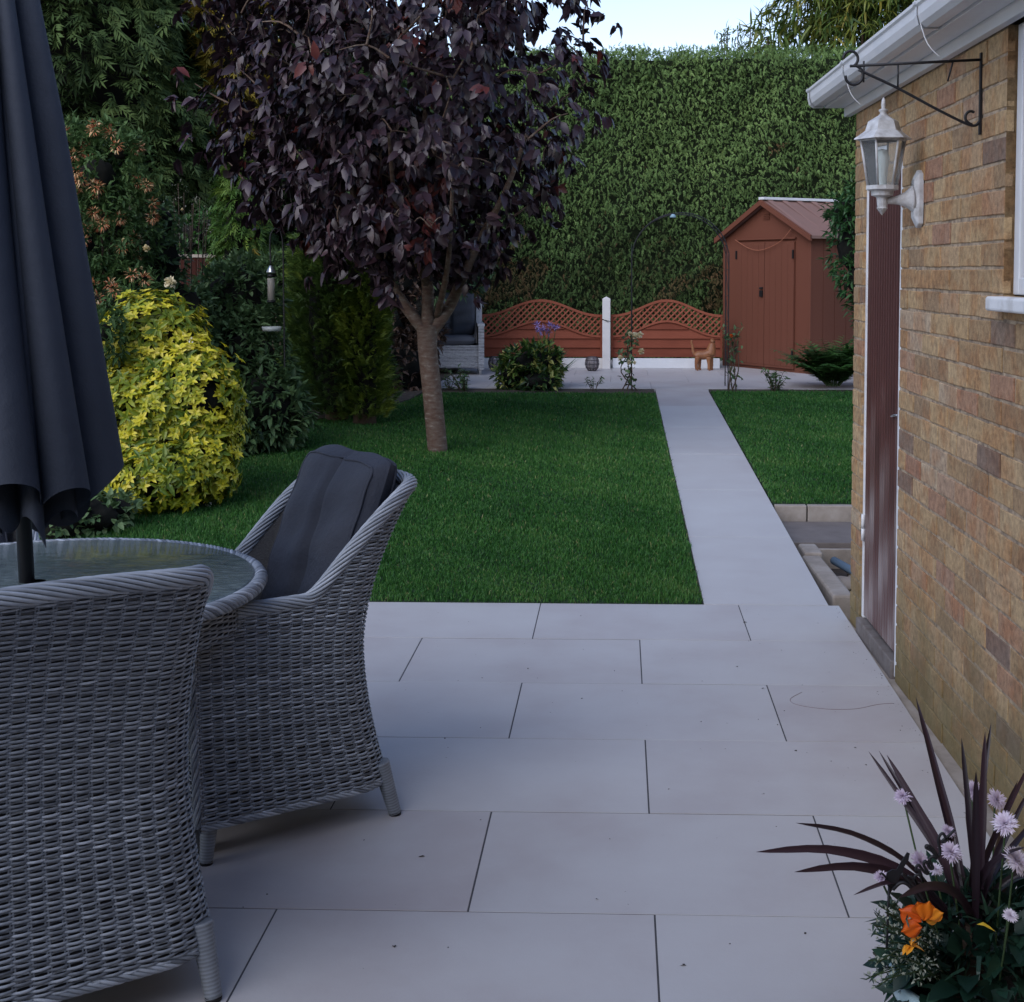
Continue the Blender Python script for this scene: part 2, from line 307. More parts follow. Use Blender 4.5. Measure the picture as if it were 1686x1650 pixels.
def blobpts(blobs, n, r=rng, shell=.78, lump=.12, lf=3.5, zmin=-9):
    B = np.array([(*b[:3], *(b[3:] if len(b) == 6 else (b[3],)*3)) for b in blobs], float)
    ar = (B[:, 3]*B[:, 4]*B[:, 5])**(2/3); P_, N_ = [], []; tot = 0
    while tot < n:
        k = r.choice(len(B), n, p=ar/ar.sum()); d = unit(r.normal(0, 1, (n, 3))); b = B[k]
        rad = shell+(1-shell)*np.sqrt(r.random(n)); rad = rad*(1+lump*sn(d*lf+b[:, :3]*3))
        p = b[:, :3]+d*b[:, 3:]*rad[:, None]; ok = p[:, 2] > zmin
        for j in range(len(B)): ok &= (k == j) | ((((p-B[j, :3])/B[j, 3:])**2).sum(1) > shell*shell*.7)
        P_.append(p[ok]); N_.append(unit(d[ok]/b[ok][:, 3:])); tot += ok.sum()
    return np.vstack(P_)[:n], np.vstack(N_)[:n]
def sph(m, c, rad, mi=0, n=14, lump=.12, seed=0, tint=.5):
    th = np.linspace(0, PI, n)[:, None]; ph = np.linspace(0, 2*PI, 2*n)[None]
    d = np.stack([np.sin(th)*np.cos(ph), np.sin(th)*np.sin(ph), np.cos(th)+0*ph], -1); k = 1+lump*sn(d*2.3+seed, 2)[..., None]
    m.grid(np.asarray(c)+d*k*np.asarray(rad), mi, tint, flip=True)
def foliage(m, blobs, n, tpl, size, bias=(1, .2, .5), tint0=.5, tvar=.15, mi=0, core=.68, cmi=1, shell=.78, lump=.12, lf=3.5, zmin=-9, htint=0, jit=.25, per=1, spread=.5, r=rng, clump=2.5):
    p, nn = blobpts(blobs, n, r, shell, lump, lf, zmin)
    if per > 1: p = np.repeat(p, per, 0); nn = np.repeat(nn, per, 0)
    d = nn*bias[0]+A(0, 0, bias[1])+r.normal(0, bias[2], p.shape)
    if per > 1: d += r.normal(0, spread, p.shape)
    z0, z1 = p[:, 2].min(), p[:, 2].max()
    base = r.normal(0, tvar, n); base = np.repeat(base, per)+r.normal(0, tvar*.4, len(p))
    t = tint0+base+.13*sn(p, clump)+htint*((p[:, 2]-z0)/(z1-z0)-.5)
    sc = size*r.uniform(1-jit, 1+jit, len(p)); tv, tf = tpl
    m.scatter(tv, tf, p, mats_for(d, sc, r=r), mi, np.clip(t, 0, 1))
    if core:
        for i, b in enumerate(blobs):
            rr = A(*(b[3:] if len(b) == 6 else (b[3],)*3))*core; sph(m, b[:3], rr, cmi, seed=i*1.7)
    return p, nn
def trunk_mesh(pts, r0, r1, n=10, amp=.03, samples=24):
    c = spline(pts, samples); rad = np.linspace(r0, r1, samples)*(1+amp*np.sin(np.linspace(0, 17, samples))); return c, rad
def shrub(name, label, cat, blobs, n, tpl, size, lm, base, stem_h=None, group=None, stems=5, **kw):
    t = thing(name, label, cat, (base[0], base[1], base[2]), group=group); m = M(); bl = [(b[0]-base[0], b[1]-base[1], b[2]-base[2], *b[3:]) for b in blobs]
    p, nn = foliage(m, bl, n, tpl, size, **kw); m.obj('foliage', [lm, core_m], t)
    s = M()
    for i in range(stems):
        b = bl[i % len(bl)]; a = 2*PI*i/stems; s.tube(spline([(.04*math.cos(a), .04*math.sin(a), -.02), (.4*b[0]+.1*math.cos(a), .4*b[1]+.1*math.sin(a), b[2]*.5), (b[0], b[1], b[2])], 8), np.linspace(.018, .006, 8), 6)
    s.obj('stem', twig_m, t); return t, bl, p, nn

def frames(d, up, s):
    d = unit(d); x = unit(np.cross(d, up)); z = np.cross(x, d); return np.stack([x, d, z], -1)*np.broadcast_to(np.asarray(s, float), (len(d),))[:, None, None]

# ------------------------------------------------------------------ purple-leaved tree
TB = G(722, 748, .10); TY = TB[1]
tr = thing('purple_leaf_tree', 'purple-leaved cherry tree with three forked limbs standing on the lawn', 'tree', TB)
def L(px, py, Y=TY): return P(px, py, Y)-TB
trk = M(); c = spline([L(722, 760), L(720, 735), L(712, 650), L(704, 575), L(704, 535)], 26); rad = np.interp(np.linspace(0, 1, 26), [0, .06, .2, .7, 1], [.108, .09, .078, .074, .082])
trk.tube(c, rad, 16)
limbs = [[L(705, 552), L(668, 505), L(630, 445), L(605, 385, TY-.1), L(575, 300, TY-.3), L(540, 200, TY-.4)], [L(704, 545), L(704, 480), L(698, 400, TY+.1), L(692, 300, TY+.2), L(700, 190, TY+.1), L(715, 60, TY)], [L(706, 552), L(740, 505), L(765, 450, TY-.2), L(790, 395, TY-.3), L(830, 320, TY-.5), L(868, 220, TY-.5)],
         [L(698, 420, TY+.1), L(720, 330, TY+.6), L(760, 200, TY+.9)], [L(625, 440), L(600, 360, TY+.5), L(560, 260, TY+.8)], [L(703, 470), L(655, 350, TY-.5), L(640, 220, TY-1.0)], [L(720, 520), L(738, 430, TY-.5), L(745, 300, TY-1.0)]]
nodes = []; par = []; rr_ = []
for li, l in enumerate(limbs):
    q = spline(l, 16); big = li < 3; ra = np.linspace(.052 if big else .028, .014 if big else .010, 16); trk.tube(q, ra, 10)
    nodes += list(q[5:])
crad = lambda y: np.interp(y, [-260, -200, -100, 0, 100, 200, 300, 400, 470], [60, 170, 290, 335, 338, 318, 262, 175, 60])
pts = []; r = np.random.default_rng(11)
while len(pts) < 480:
    py = r.uniform(-240, 428); a = r.uniform(0, 2*PI); k = math.sqrt(r.random())*(1+.12*math.sin(a*3+py*.02)); w = crad(py)*k
    q = P(662+w*math.cos(a)+(-14 if py < 260 else 0), py, TY+w*math.sin(a)*TY/F*.95)
    pts.append(q-TB)
pts = np.array(pts); fork = L(704, 500); pts = pts[np.argsort(np.linalg.norm(pts-fork, axis=1))]
tw = trk; NN = np.array(nodes)
for q in pts:
    dd = np.linalg.norm(NN-q, axis=1)+np.maximum(0, NN[:, 2]-q[2])*1.2; j = dd.argmin(); s = NN[j]; mid = (s+q)/2+A(0, 0, .04)+r.normal(0, .03, 3); path = spline([s, mid, q], 7)
    l = np.linalg.norm(q-s); tw.tube(path, np.linspace(.006+.012*min(l, .8), .003, 7), 5, cap=False); NN = np.vstack([NN, path[2:]])
trk.obj('trunk', bark_m, tr)
sub = np.repeat(pts, 9, 0); sub = sub+r.normal(0, 1, sub.shape)*A(.12, .12, .13); K = 6
ctr = np.repeat(sub, K, 0); pos = ctr+r.normal(0, .012, ctr.shape); outw = unit(ctr-A(0, 0, 2.5))
fan = r.normal(0, 1, pos.shape)*A(1, 1, .45); axis_ = np.repeat(unit(unit(sub-A(0, 0, 2.6))*A(.8, .8, .3)+r.normal(0, .45, sub.shape)+A(0, 0, -.35)), K, 0)
d = unit(axis_*.75+unit(fan)*.60+A(0, 0, -.50))
t = .40+.16*r.normal(0, 1, len(pos))+.12*sn(pos, 3); red = (sn(ctr, 2.2, 4) > .55) & (r.random(len(pos)) < .5); t = np.where(red, .95, np.clip(t, 0, .74))
m = M(); m.scatter(*leaf_t(.56, .06, .22), pos, frames(d, unit(outw*.9+A(0, 0, .55)+r.normal(0, .45, pos.shape)), .116*r.uniform(.5, 1.25, len(pos))), 0, t, smooth=True)
m.obj('crown', purple_m, tr)

# ------------------------------------------------------------------ hedge
HY = 19.9; HZ = 1.52+(445-90)/F*19.6
hd = thing('conifer_hedge', 'tall clipped conifer hedge with flat top across the end of the garden', 'hedge', (0, HY, .24))
m = M(); r = np.random.default_rng(5); n = 80000; x = r.uniform(-8.5, 7.5, n); z = r.uniform(0, HZ-.24, n)
top = r.random(n) < .14; yv = np.where(top, r.uniform(-.3, 1.3, n), -.34+r.normal(0, .055, n)); z = np.where(top, HZ-.24, z)
q = np.c_[x, yv, z]; bumpy = .10*sn(q, 1.6)+.05*sn(q, 5, 1); q[:, 1] += np.where(top, 0, bumpy); q[:, 2] += np.where(top, .045*sn(q, 3)+.03*r.normal(0, 1, n), 0)
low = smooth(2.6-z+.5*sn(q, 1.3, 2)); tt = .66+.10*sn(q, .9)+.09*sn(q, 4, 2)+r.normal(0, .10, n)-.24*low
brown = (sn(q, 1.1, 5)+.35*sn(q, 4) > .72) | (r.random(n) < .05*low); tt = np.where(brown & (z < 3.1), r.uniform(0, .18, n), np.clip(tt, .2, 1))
nrm = np.where(top[:, None], A(0, -.3, 1), A(0, -1, .0)); d = nrm+A(0, 0, 0)+r.normal(0, .45, q.shape); d[:, 2] -= np.where(top, 0, .55)
for s in range(3):
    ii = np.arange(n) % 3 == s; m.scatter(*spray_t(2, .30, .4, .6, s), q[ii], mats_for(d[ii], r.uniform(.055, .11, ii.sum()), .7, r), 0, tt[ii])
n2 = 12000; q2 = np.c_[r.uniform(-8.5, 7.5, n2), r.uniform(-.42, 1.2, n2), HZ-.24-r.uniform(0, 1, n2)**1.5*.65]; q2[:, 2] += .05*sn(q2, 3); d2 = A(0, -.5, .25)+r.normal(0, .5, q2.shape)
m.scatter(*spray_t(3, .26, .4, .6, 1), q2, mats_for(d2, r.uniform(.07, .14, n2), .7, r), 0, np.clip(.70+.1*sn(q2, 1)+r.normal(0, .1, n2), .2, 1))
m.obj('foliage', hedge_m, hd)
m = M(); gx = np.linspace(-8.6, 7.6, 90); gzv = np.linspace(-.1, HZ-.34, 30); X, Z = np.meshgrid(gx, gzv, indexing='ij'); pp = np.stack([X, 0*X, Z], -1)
m.grid(np.stack([X, -.17+.09*sn(np.stack([X, 0*X-.3, Z], -1), 1.6), Z], -1)); m.box((-.5, .58, (HZ-.42)/2), (16.2, 1.5, HZ-.42)); m.obj('shade_core', mat('hedge_inside', (.012, .020, .006), 1), hd)  # solid core, its dark colour stands for the shade behind the sprays

# ------------------------------------------------------------------ trees behind and beside
def conifer(name, label, base, h, rad, n, lm, sz=.34, tint0=.45, htint=.1, zmin_f=.0, k0=.92, droop=.5, group=None, seed=1, shape=None, up=-.20):
    r = np.random.default_rng(seed); t = thing(name, label, 'tree', base, group=group); s = M(); s.tube([(0, 0, -.1), (0, 0, h*.5), (.05, 0, h*.9)], [.11, .07, .02], 8); s.obj('trunk', twig_m, t)
    m = M(); u = r.random(n)**.85; prof = shape(u) if shape else (1-u)**.6*k0+.04; a = r.uniform(0, 2*PI, n)
    lum = 1+.16*np.sin(a*4+u*9)+.16*sn(np.c_[np.cos(a)*2, np.sin(a)*2, u*h*1.4], 1.9)
    dep = r.uniform(.55, 1.0, n)**.7; rr = rad*prof*lum*dep; p = np.c_[rr*np.cos(a), rr*np.sin(a), u*h+.05]
    d = np.c_[np.cos(a), np.sin(a), np.full(n, up)]+r.normal(0, .35, (n, 3)); tt = tint0+.12*sn(p, 2.5)+r.normal(0, .13, n)+.28*(dep-.85)+htint*(u-.5)
    for k in range(3):
        ii = np.arange(n) % 3 == k; m.scatter(*spray_t(6, .15, droop, .7, k+4), p[ii], mats_for(d[ii], sz*r.uniform(.6, 1.25, ii.sum()), .4, r), 0, np.clip(tt[ii], 0, 1))
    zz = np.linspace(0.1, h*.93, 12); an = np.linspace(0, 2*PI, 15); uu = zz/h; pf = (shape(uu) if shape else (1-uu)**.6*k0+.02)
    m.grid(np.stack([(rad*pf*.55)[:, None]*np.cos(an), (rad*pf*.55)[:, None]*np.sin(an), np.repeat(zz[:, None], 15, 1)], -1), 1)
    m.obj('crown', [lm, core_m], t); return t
shp = lambda u: np.interp(u, [0, .1, .5, .8, 1], [.75, .95, 1, .7, .1])
def at0(px, Y, z=None): q = P(px, 445, Y); return (q[0], Y, float(gz(Y)) if z is None else z)
conifer('conifer_tree', 'large dark green conifer with drooping sprays behind the orange-flowered shrub', at0(135, 15.2), 6.6, 1.55, 11000, conif_m, .30, .40, shape=shp, seed=3)
conifer('conifer_tree', 'dark conifer left of the purple-leaved tree, behind the low brown panel', at0(360, 16.8), 6.9, 1.35, 8000, conif_m, .30, .36, shape=shp, seed=4)
conifer('conifer_tree', 'tall dark conifer hidden behind the purple tree crown', at0(560, 17.6), 4.6, 1.15, 4500, conif_m, .28, .28, shape=shp, seed=5)
conifer('golden_conifer_tree', 'golden yellow conifer showing at top beside the purple tree', at0(392, 15.3), 5.2, .45, 1800, gold_m, .22, .5, shape=lambda u: np.interp(u, [0, .6, .75, .9, 1], [.2, .3, 1, .8, .1]), seed=6)
conifer('slender_conifer', 'slender bright green conifer right of the low brown fence panel', at0(392, 12.9), 2.45, .27, 1300, brightcon_m, .17, .5, shape=lambda u: np.interp(u, [0, .2, .7, 1], [.7, 1, .8, .1]), seed=7)
tall = thing('willow_tree', 'feathery green and gold tree rising above the hedge near the garage roof', 'tree', at0(1420, 23.5, .24))
b0 = A(*at0(1420, 23.5, .24)); bl = [P(1430, -60, 23.5), P(1340, 10, 23.3), P(1500, 0, 23.2), P(1262, 62, 23.0), P(1420, 40, 23.0), P(1560, -40, 23.4), P(1390, -120, 23.6)]; rd = [1.25, .75, 1.0, .42, .9, .9, .9]
m = M(); foliage(m, [(*(q-b0), w) for q, w in zip(bl, rd)], 4200, blade_t(.13, .35), .25, (.7, -.45, .45), .50, .2, per=3, core=0, shell=.25, spread=.35, jit=.4, htint=.35)
tv = leafm('willow_leaf', [(.03, .06, .015), (.07, .12, .025), (.16, .18, .03), (.34, .28, .05)]); m.obj('crown', [tv, core_m], tall)
s = M(); s.tube([(0, 0, -.1), (.05, 0, 2.5), tuple(bl[0]-b0)], [.14, .10, .04], 8)
for q in bl[1:]: s.tube(spline([(.05, 0, 3), (q-b0)*.7+A(0, 0, .8), q-b0], 8), np.linspace(.05, .015, 8), 6)
s.obj('trunk', twig_m, tall)
# loose wisps at the left foot of that tree
q = G(1, 1, 0); wb = at0(1215, 22, .24); wt = thing('wispy_sapling', 'thin wispy sapling tips standing against the sky above the hedge', 'tree', wb); m = M(); s = M(); r = np.random.default_rng(8)
for i in range(16):
    e = P(r.uniform(1185, 1290), r.uniform(45, 85), 22)-A(*wb); st = A(r.normal(0, .1), 0, 0); path = spline([st, e*A(.6, .6, .5), e-A(0, 0, .3), e], 12); s.tube(path, np.linspace(.02, .004, 12), 5)
    pq = path[-5:][r.integers(0, 5, 26)]+r.normal(0, .05, (26, 3)); m.scatter(*blade_t(.2, .3), pq, mats_for(r.normal(0, 1, (26, 3))+A(0, 0, .3), .12*r.uniform(.5, 1.2, 26)), 0, r.uniform(.1, .6, 26))
m.obj('crown', [tv], wt); s.obj('trunk', twig_m, wt)

# ------------------------------------------------------------------ left border shrubs
def BL(px, py, Y, r_): q = P(px, py, Y); k = Y/F; return (*q, *( (r_[0]*k, r_[0]*k*(r_[2] if len(r_) > 2 else .8), r_[1]*k) if isinstance(r_, tuple) else (r_*k,)*3))
def base(px, Y): q = P(px, 445, Y); return (q[0], Y, float(gz(Y))+.02)
# whorls for choisya and laurel
def whorl(m, p, nn, k, tpl, size, open_=.8, tint=.5, tv_=.12, mi=0, r=rng, top=0):
    n = len(p); ref = unit(np.cross(nn, A(.3, .2, 1)+r.normal(0, .1, (n, 3)))); ref2 = np.cross(nn, ref); ph = r.uniform(0, 2*PI, n)
    tb = tint if np.ndim(tint) else np.full(n, tint)
    for i in range(k):
        a = ph+2*PI*i/k+r.normal(0, .15, n); d = nn*(1-open_*.55)+(ref*np.cos(a)[:, None]+ref2*np.sin(a)[:, None])*open_+r.normal(0, .12, (n, 3))
        s = size*r.uniform(.65, 1.15, n); m.scatter(*tpl, p, mats_for(d, s, .15, r, up=(0, 0, 1)) if False else frames(d, nn, s), mi, np.clip(tb+r.normal(0, tv_, n), 0, 1))
cb = base(265, 8.5); ch = thing('golden_choisya_shrub', 'rounded bright yellow-green shrub at the lawn edge behind the table', 'shrub', cb)
bl = [BL(262, 700, 8.5, (138, 135)), BL(252, 590, 8.6, (98, 106)), BL(318, 655, 8.35, (78, 90)), BL(190, 770, 8.3, (82, 88)), BL(205, 660, 8.4, (70, 80)), BL(330, 760, 8.3, (58, 72)), BL(255, 790, 8.1, (85, 60))]
bl = [(b[0]-cb[0], b[1]-cb[1], b[2]-cb[2], *b[3:]) for b in bl]; r = np.random.default_rng(21)
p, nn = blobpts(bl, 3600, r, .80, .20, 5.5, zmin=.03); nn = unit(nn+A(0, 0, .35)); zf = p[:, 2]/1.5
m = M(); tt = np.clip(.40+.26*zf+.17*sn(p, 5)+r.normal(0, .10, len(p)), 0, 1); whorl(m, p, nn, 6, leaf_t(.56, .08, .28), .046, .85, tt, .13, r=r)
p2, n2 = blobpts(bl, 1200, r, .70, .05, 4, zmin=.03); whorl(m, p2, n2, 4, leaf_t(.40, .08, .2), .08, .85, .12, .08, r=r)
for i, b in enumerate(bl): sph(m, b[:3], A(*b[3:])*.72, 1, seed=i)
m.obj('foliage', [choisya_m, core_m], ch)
ii = r.choice(len(p), 60); ii = ii[p[ii][:, 2] < 1.0]
for k in ii[:26]:
    m = M(); c_ = p[k]+nn[k]*.035; q = c_+r.normal(0, .013, (9, 3)); m.scatter(*leaf_t(.8, .1, .1), q, mats_for(nn[k]+r.normal(0, .6, (9, 3)), .014), 0, r.uniform(0, 1, 9)); m.obj('flower', whitefl_m, ch)
s = M()
for b in bl: s.tube(spline([(0, 0, -.02), (b[0]*.5, b[1]*.5, b[2]*.45), b[:3]], 8), np.linspace(.02, .008, 8), 6)
s.obj('stem', twig_m, ch)

def flowers_on(t, p, nn, n, mtl, size, r, k=22, off=.03, spread=.035, name='flower'):
    ii = r.choice(len(p), n, replace=False)
    for j in ii:
        m = M(); c_ = p[j]+nn[j]*off; dd = unit(r.normal(0, 1, (k, 3))+nn[j]*.5); q = c_+dd*spread*.3; m.scatter(*blade_t(.28, .4), q, mats_for(dd, size*r.uniform(.6, 1.2, k)), 0, r.uniform(0, 1, k)); m.obj(name, mtl, t)
r = np.random.default_rng(31)
front = lambda p, nn: (p[nn[:, 1] < -.1], nn[nn[:, 1] < -.1])
t, bl, p, nn = shrub('honeysuckle_shrub', 'tall loose shrub dotted with russet orange flower clusters beside the parasol', 'shrub',
    [BL(160, 290, 9.6, (95, 95)), BL(120, 400, 9.5, (110, 100)), BL(190, 370, 9.7, (80, 95)), BL(175, 500, 9.4, (100, 80)), BL(120, 560, 9.3, (90, 90)), BL(200, 250, 9.8, (48, 42)), BL(110, 240, 9.8, (55, 45)), BL(80, 690, 9.3, (90, 120)), BL(172, 548, 8.2, (38, 50)), BL(205, 500, 8.7, (34, 24))],
    4600, leaf_t(.42, .1, .3), .060, honey_m, base(140, 9.6), core=.3, per=3, bias=(.8, .1, .6), shell=.62, lump=.22, spread=.6, tint0=.42, htint=.25)
fp, fn = front(p, nn); hb0 = A(*base(140, 9.6)); sx_ = 1020+F*(fp[:, 0]+hb0[0])/(fp[:, 1]+hb0[1]); s_ = (fp[:, 2] > .6) & (sx_ > 78) & (sx_ < 275) & (fn[:, 1] < -.35); flowers_on(t, fp[s_], fn[s_], 80, orangefl_m, .030, r, k=46, off=.05, spread=.10)
t, bl, p, nn = shrub('rose_bush', 'rose bush with cream and peach blooms above the golden shrub', 'shrub',
    [BL(262, 430, 10.2, (48, 62)), BL(240, 490, 10.1, (60, 60)), BL(300, 520, 10.1, (50, 70)), BL(255, 370, 10.4, (45, 45)), BL(300, 620, 10.1, (60, 110))], 900, leaf_t(.6, .08, .2), .062, laurel_m, base(275, 10.2), per=2, bias=(.8, .1, .6), shell=.7, lump=.2, tint0=.55, htint=.1)
def rose(m, c, rad, r, tint=None, k=54):
    d = unit(r.normal(0, 1, (k, 3))+A(0, -.4, .4)); q = c+d*rad*.38*r.uniform(.4, 1, (k, 1)); m.scatter(*leaf_t(1.25, .35, -.3), q, mats_for(d+r.normal(0, .35, (k, 3)), rad*.52*r.uniform(.7, 1.1, k)), 0, r.uniform(0, 1, k) if tint is None else np.clip(tint+r.normal(0, .12, k), 0, 1), smooth=True)
bb = A(*base(275, 10.2))
for px, py, sz, tn in ((281, 466, .060, .8), (241, 410, .038, .3), (233, 442, .02, .2), (204, 396, .02, .2), (300, 345, .014, .5)):
    m = M(); rose(m, P(px, py, 9.35)-bb, sz, r, tn); m.obj('rose_bloom', creamfl_m, t)
# pale seed heads on twigs
tb = base(300, 10.9); t = thing('seedhead_shrub', 'twiggy shrub with pale seed heads in front of the dark conifers', 'shrub', tb); s = M(); m = M(); tb = A(*tb)
for i in range(22):
    e = P(r.uniform(205, 350), r.uniform(298, 372), 10.9+r.uniform(-.3, .3))-tb; st = r.normal(0, .06, 3)*A(1, 1, 0); path = spline([st, e*A(.7, .7, .55), e], 10); s.tube(path, np.linspace(.008, .002, 10), 4)
    for k in range(3):
        q = path[-1-k]+r.normal(0, .03, (9, 3)); m.scatter(*leaf_t(.5, .1, .1), q, mats_for(r.normal(0, 1, (9, 3))+A(0, 0, .6), .022*r.uniform(.6, 1.3, 9)), 0, r.uniform(0, .6, 9))
for v_ in m.v: pass
for f_ in m.f: s.f.append((f_[0]+s.n, 1, f_[2]))
s.v += m.v; s.n += m.n
s.obj('stem', [twig_m, leafm('seedhead', [(.12, .13, .09), (.26, .25, .19)])], t)
t, *_ = shrub('laurel_bush', 'bright green leafy bush above the low brown fence panel', 'shrub', [BL(345, 378, 13.6, (40, 30)), BL(312, 392, 13.5, (34, 30)), BL(300, 440, 13.6, (50, 60))], 420, leaf_t(.4, .1, .2), .085, green_m, base(345, 13.6), per=3, shell=.6, tint0=.6)
t, *_ = shrub('dark_laurel_shrub', 'dense dark green shrub between the golden shrub and the bird feeder', 'shrub',
    [BL(405, 620, 10.6, (80, 110)), BL(385, 510, 10.9, (75, 85)), BL(430, 670, 10.4, (72, 78)), BL(350, 560, 10.7, (70, 80)), BL(470, 690, 10.5, (42, 48)), BL(375, 700, 10.2, (60, 60)), BL(350, 505, 11, (50, 30)), BL(398, 462, 11.3, (26, 42))],
    2300, leaf_t(.42, .08, .22), .085, laurel_m, base(405, 10.6), per=3, bias=(.8, .25, .55), shell=.76, lump=.16, tint0=.5, tvar=.16, jit=.35)
t, *_ = shrub('dark_laurel_shrub', 'dark leafy shrub tips reaching up below the bird feeder', 'shrub', [BL(448, 480, 12.6, (34, 60)), BL(455, 590, 12.8, (30, 80))], 700, leaf_t(.3, .08, .25), .10, laurel_m, base(470, 12.2), per=3, tint0=.45, shell=.7)
conifer('upright_yew', 'dark upright conifer bush with light green tips left of the tree trunk', at0(552, 12.2), 1.80, .45, 6500, leafm('yew_leaf', [(.02, .042, .015), (.048, .092, .026), (.10, .17, .035), (.20, .27, .045)]), .12, .58, shape=lambda u: np.interp(u, [0, .2, .6, .85, 1], [.85, 1, .97, .72, .2]), seed=9, htint=.15, up=.9, droop=.05)
conifer('upright_yew', 'lighter tipped conifer bush nearest the tree trunk', at0(598, 11.95), 1.60, .20, 2400, leafm('yew_leaf_light', [(.018, .04, .010), (.05, .09, .016), (.13, .19, .025), (.22, .27, .035)]), .12, .68, shape=lambda u: np.interp(u, [0, .2, .6, .85, 1], [.85, 1, .97, .72, .2]), seed=10, htint=.1, up=.9, droop=.05)
t, *_ = shrub('copper_beech_shrub', 'low brown-leaved shrub behind the tree trunk', 'shrub', [BL(665, 610, 14.6, (50, 65)), BL(640, 560, 14.8, (40, 75)), BL(690, 545, 15.0, (40, 70)), BL(650, 470, 15.2, (50, 70))], 1000, leaf_t(.4, .1, .25), .10, brownlf_m, base(665, 14.7), per=3, tint0=.45, shell=.7)
t, *_ = shrub('dark_laurel_shrub', 'dark shrub filling the gap behind the forked trunk', 'shrub', [BL(600, 430, 16, (70, 110)), BL(700, 430, 16.4, (70, 90)), BL(765, 440, 17.2, (45, 60))], 900, leaf_t(.4, .1, .25), .10, laurel_m, base(660, 16.2), per=3, tint0=.3, shell=.7)
t, *_ = shrub('ground_cover_plant', 'low trailing plant at the foot of the golden shrub', 'plant', [BL(150, 850, 7.55, (62, 40)), BL(95, 865, 7.4, (55, 45)), BL(190, 840, 7.7, (40, 28)), BL(60, 830, 7.5, (50, 60))], 420, leaf_t(.65, .08, .2), .055, laurel_m, base(130, 7.5), per=2, tint0=.6, shell=.65, stems=4)
# low fence panel
q = P(340, 445, 13.3); t = thing('low_fence_panel', 'short dark brown featheredge panel seen between the left shrubs', 'fence', (q[0], 13.3, .2)); m = M()
for i in range(9): m.box((-.45+i*.1, 0, .72), (.096, .014+.004*(i % 2), 1.44), tint=rng.uniform(.0, .35))
m.obj('board', mat('dark_brown_stain', [(.035, .010, .007), (.065, .018, .011)], .8, spec=.15, tint=True, noise=(9, .4), stretch=(1, 1, .2)), t); m = M(); m.box((0, 0, 1.46), (.94, .04, .03)); m.obj('rail', concrete_m, t)

# ------------------------------------------------------------------ bird feeder on its pole
fb = at0(446, 10.35); fb = (fb[0], 10.35, float(gz(10.35))); t = thing('bird_feeder', 'tube bird feeder with silver cap and seed tray hanging in the border', 'bird feeder', fb); k = 11/F; Z = lambda py: P(446, py, 10.35)[2]-fb[2]
m = M(); m.lathe([(.001, Z(436)), (.012, Z(438)), (.034, Z(447)), (.036, Z(450)), (.002, Z(450))], n=20); m.obj('cap', steel_m, t)
m = M(); m.lathe([(.028, Z(458)), (.028, Z(494)), (.001, Z(495))], n=20); m.obj('tube', mat('feeder_tube', (.45, .42, .38), .2, trans=.35), t)
m = M(); m.lathe([(.001, Z(470)), (.024, Z(470)), (.024, Z(493))], n=16); m.obj('seed', seed_m, t)
m = M(); m.lathe([(.001, Z(451)), (.026, Z(451)), (.026, Z(457)), (.001, Z(457))], n=16); m.lathe([(.001, Z(494)), (.034, Z(495)), (.034, Z(498)), (.001, Z(499))], n=16); m.obj('collar', dark_m, t)
m = M(); m.tube(spline([(.09, .02, 0), (.09, .02, 1.2), (.088, .02, 1.62), (.05, .01, 1.72), (.0, 0, 1.66), (0, 0, Z(437))], 30), .006, 8); m.obj('pole', iron_m, t)
m = M(); m.lathe([(.001, Z(545)), (.068, Z(545)), (.075, Z(538)), (.070, Z(538)), (.064, Z(543)), (.001, Z(543))], n=24); m.obj('tray', mat('pale_tray', (.35, .38, .36), .5), t)

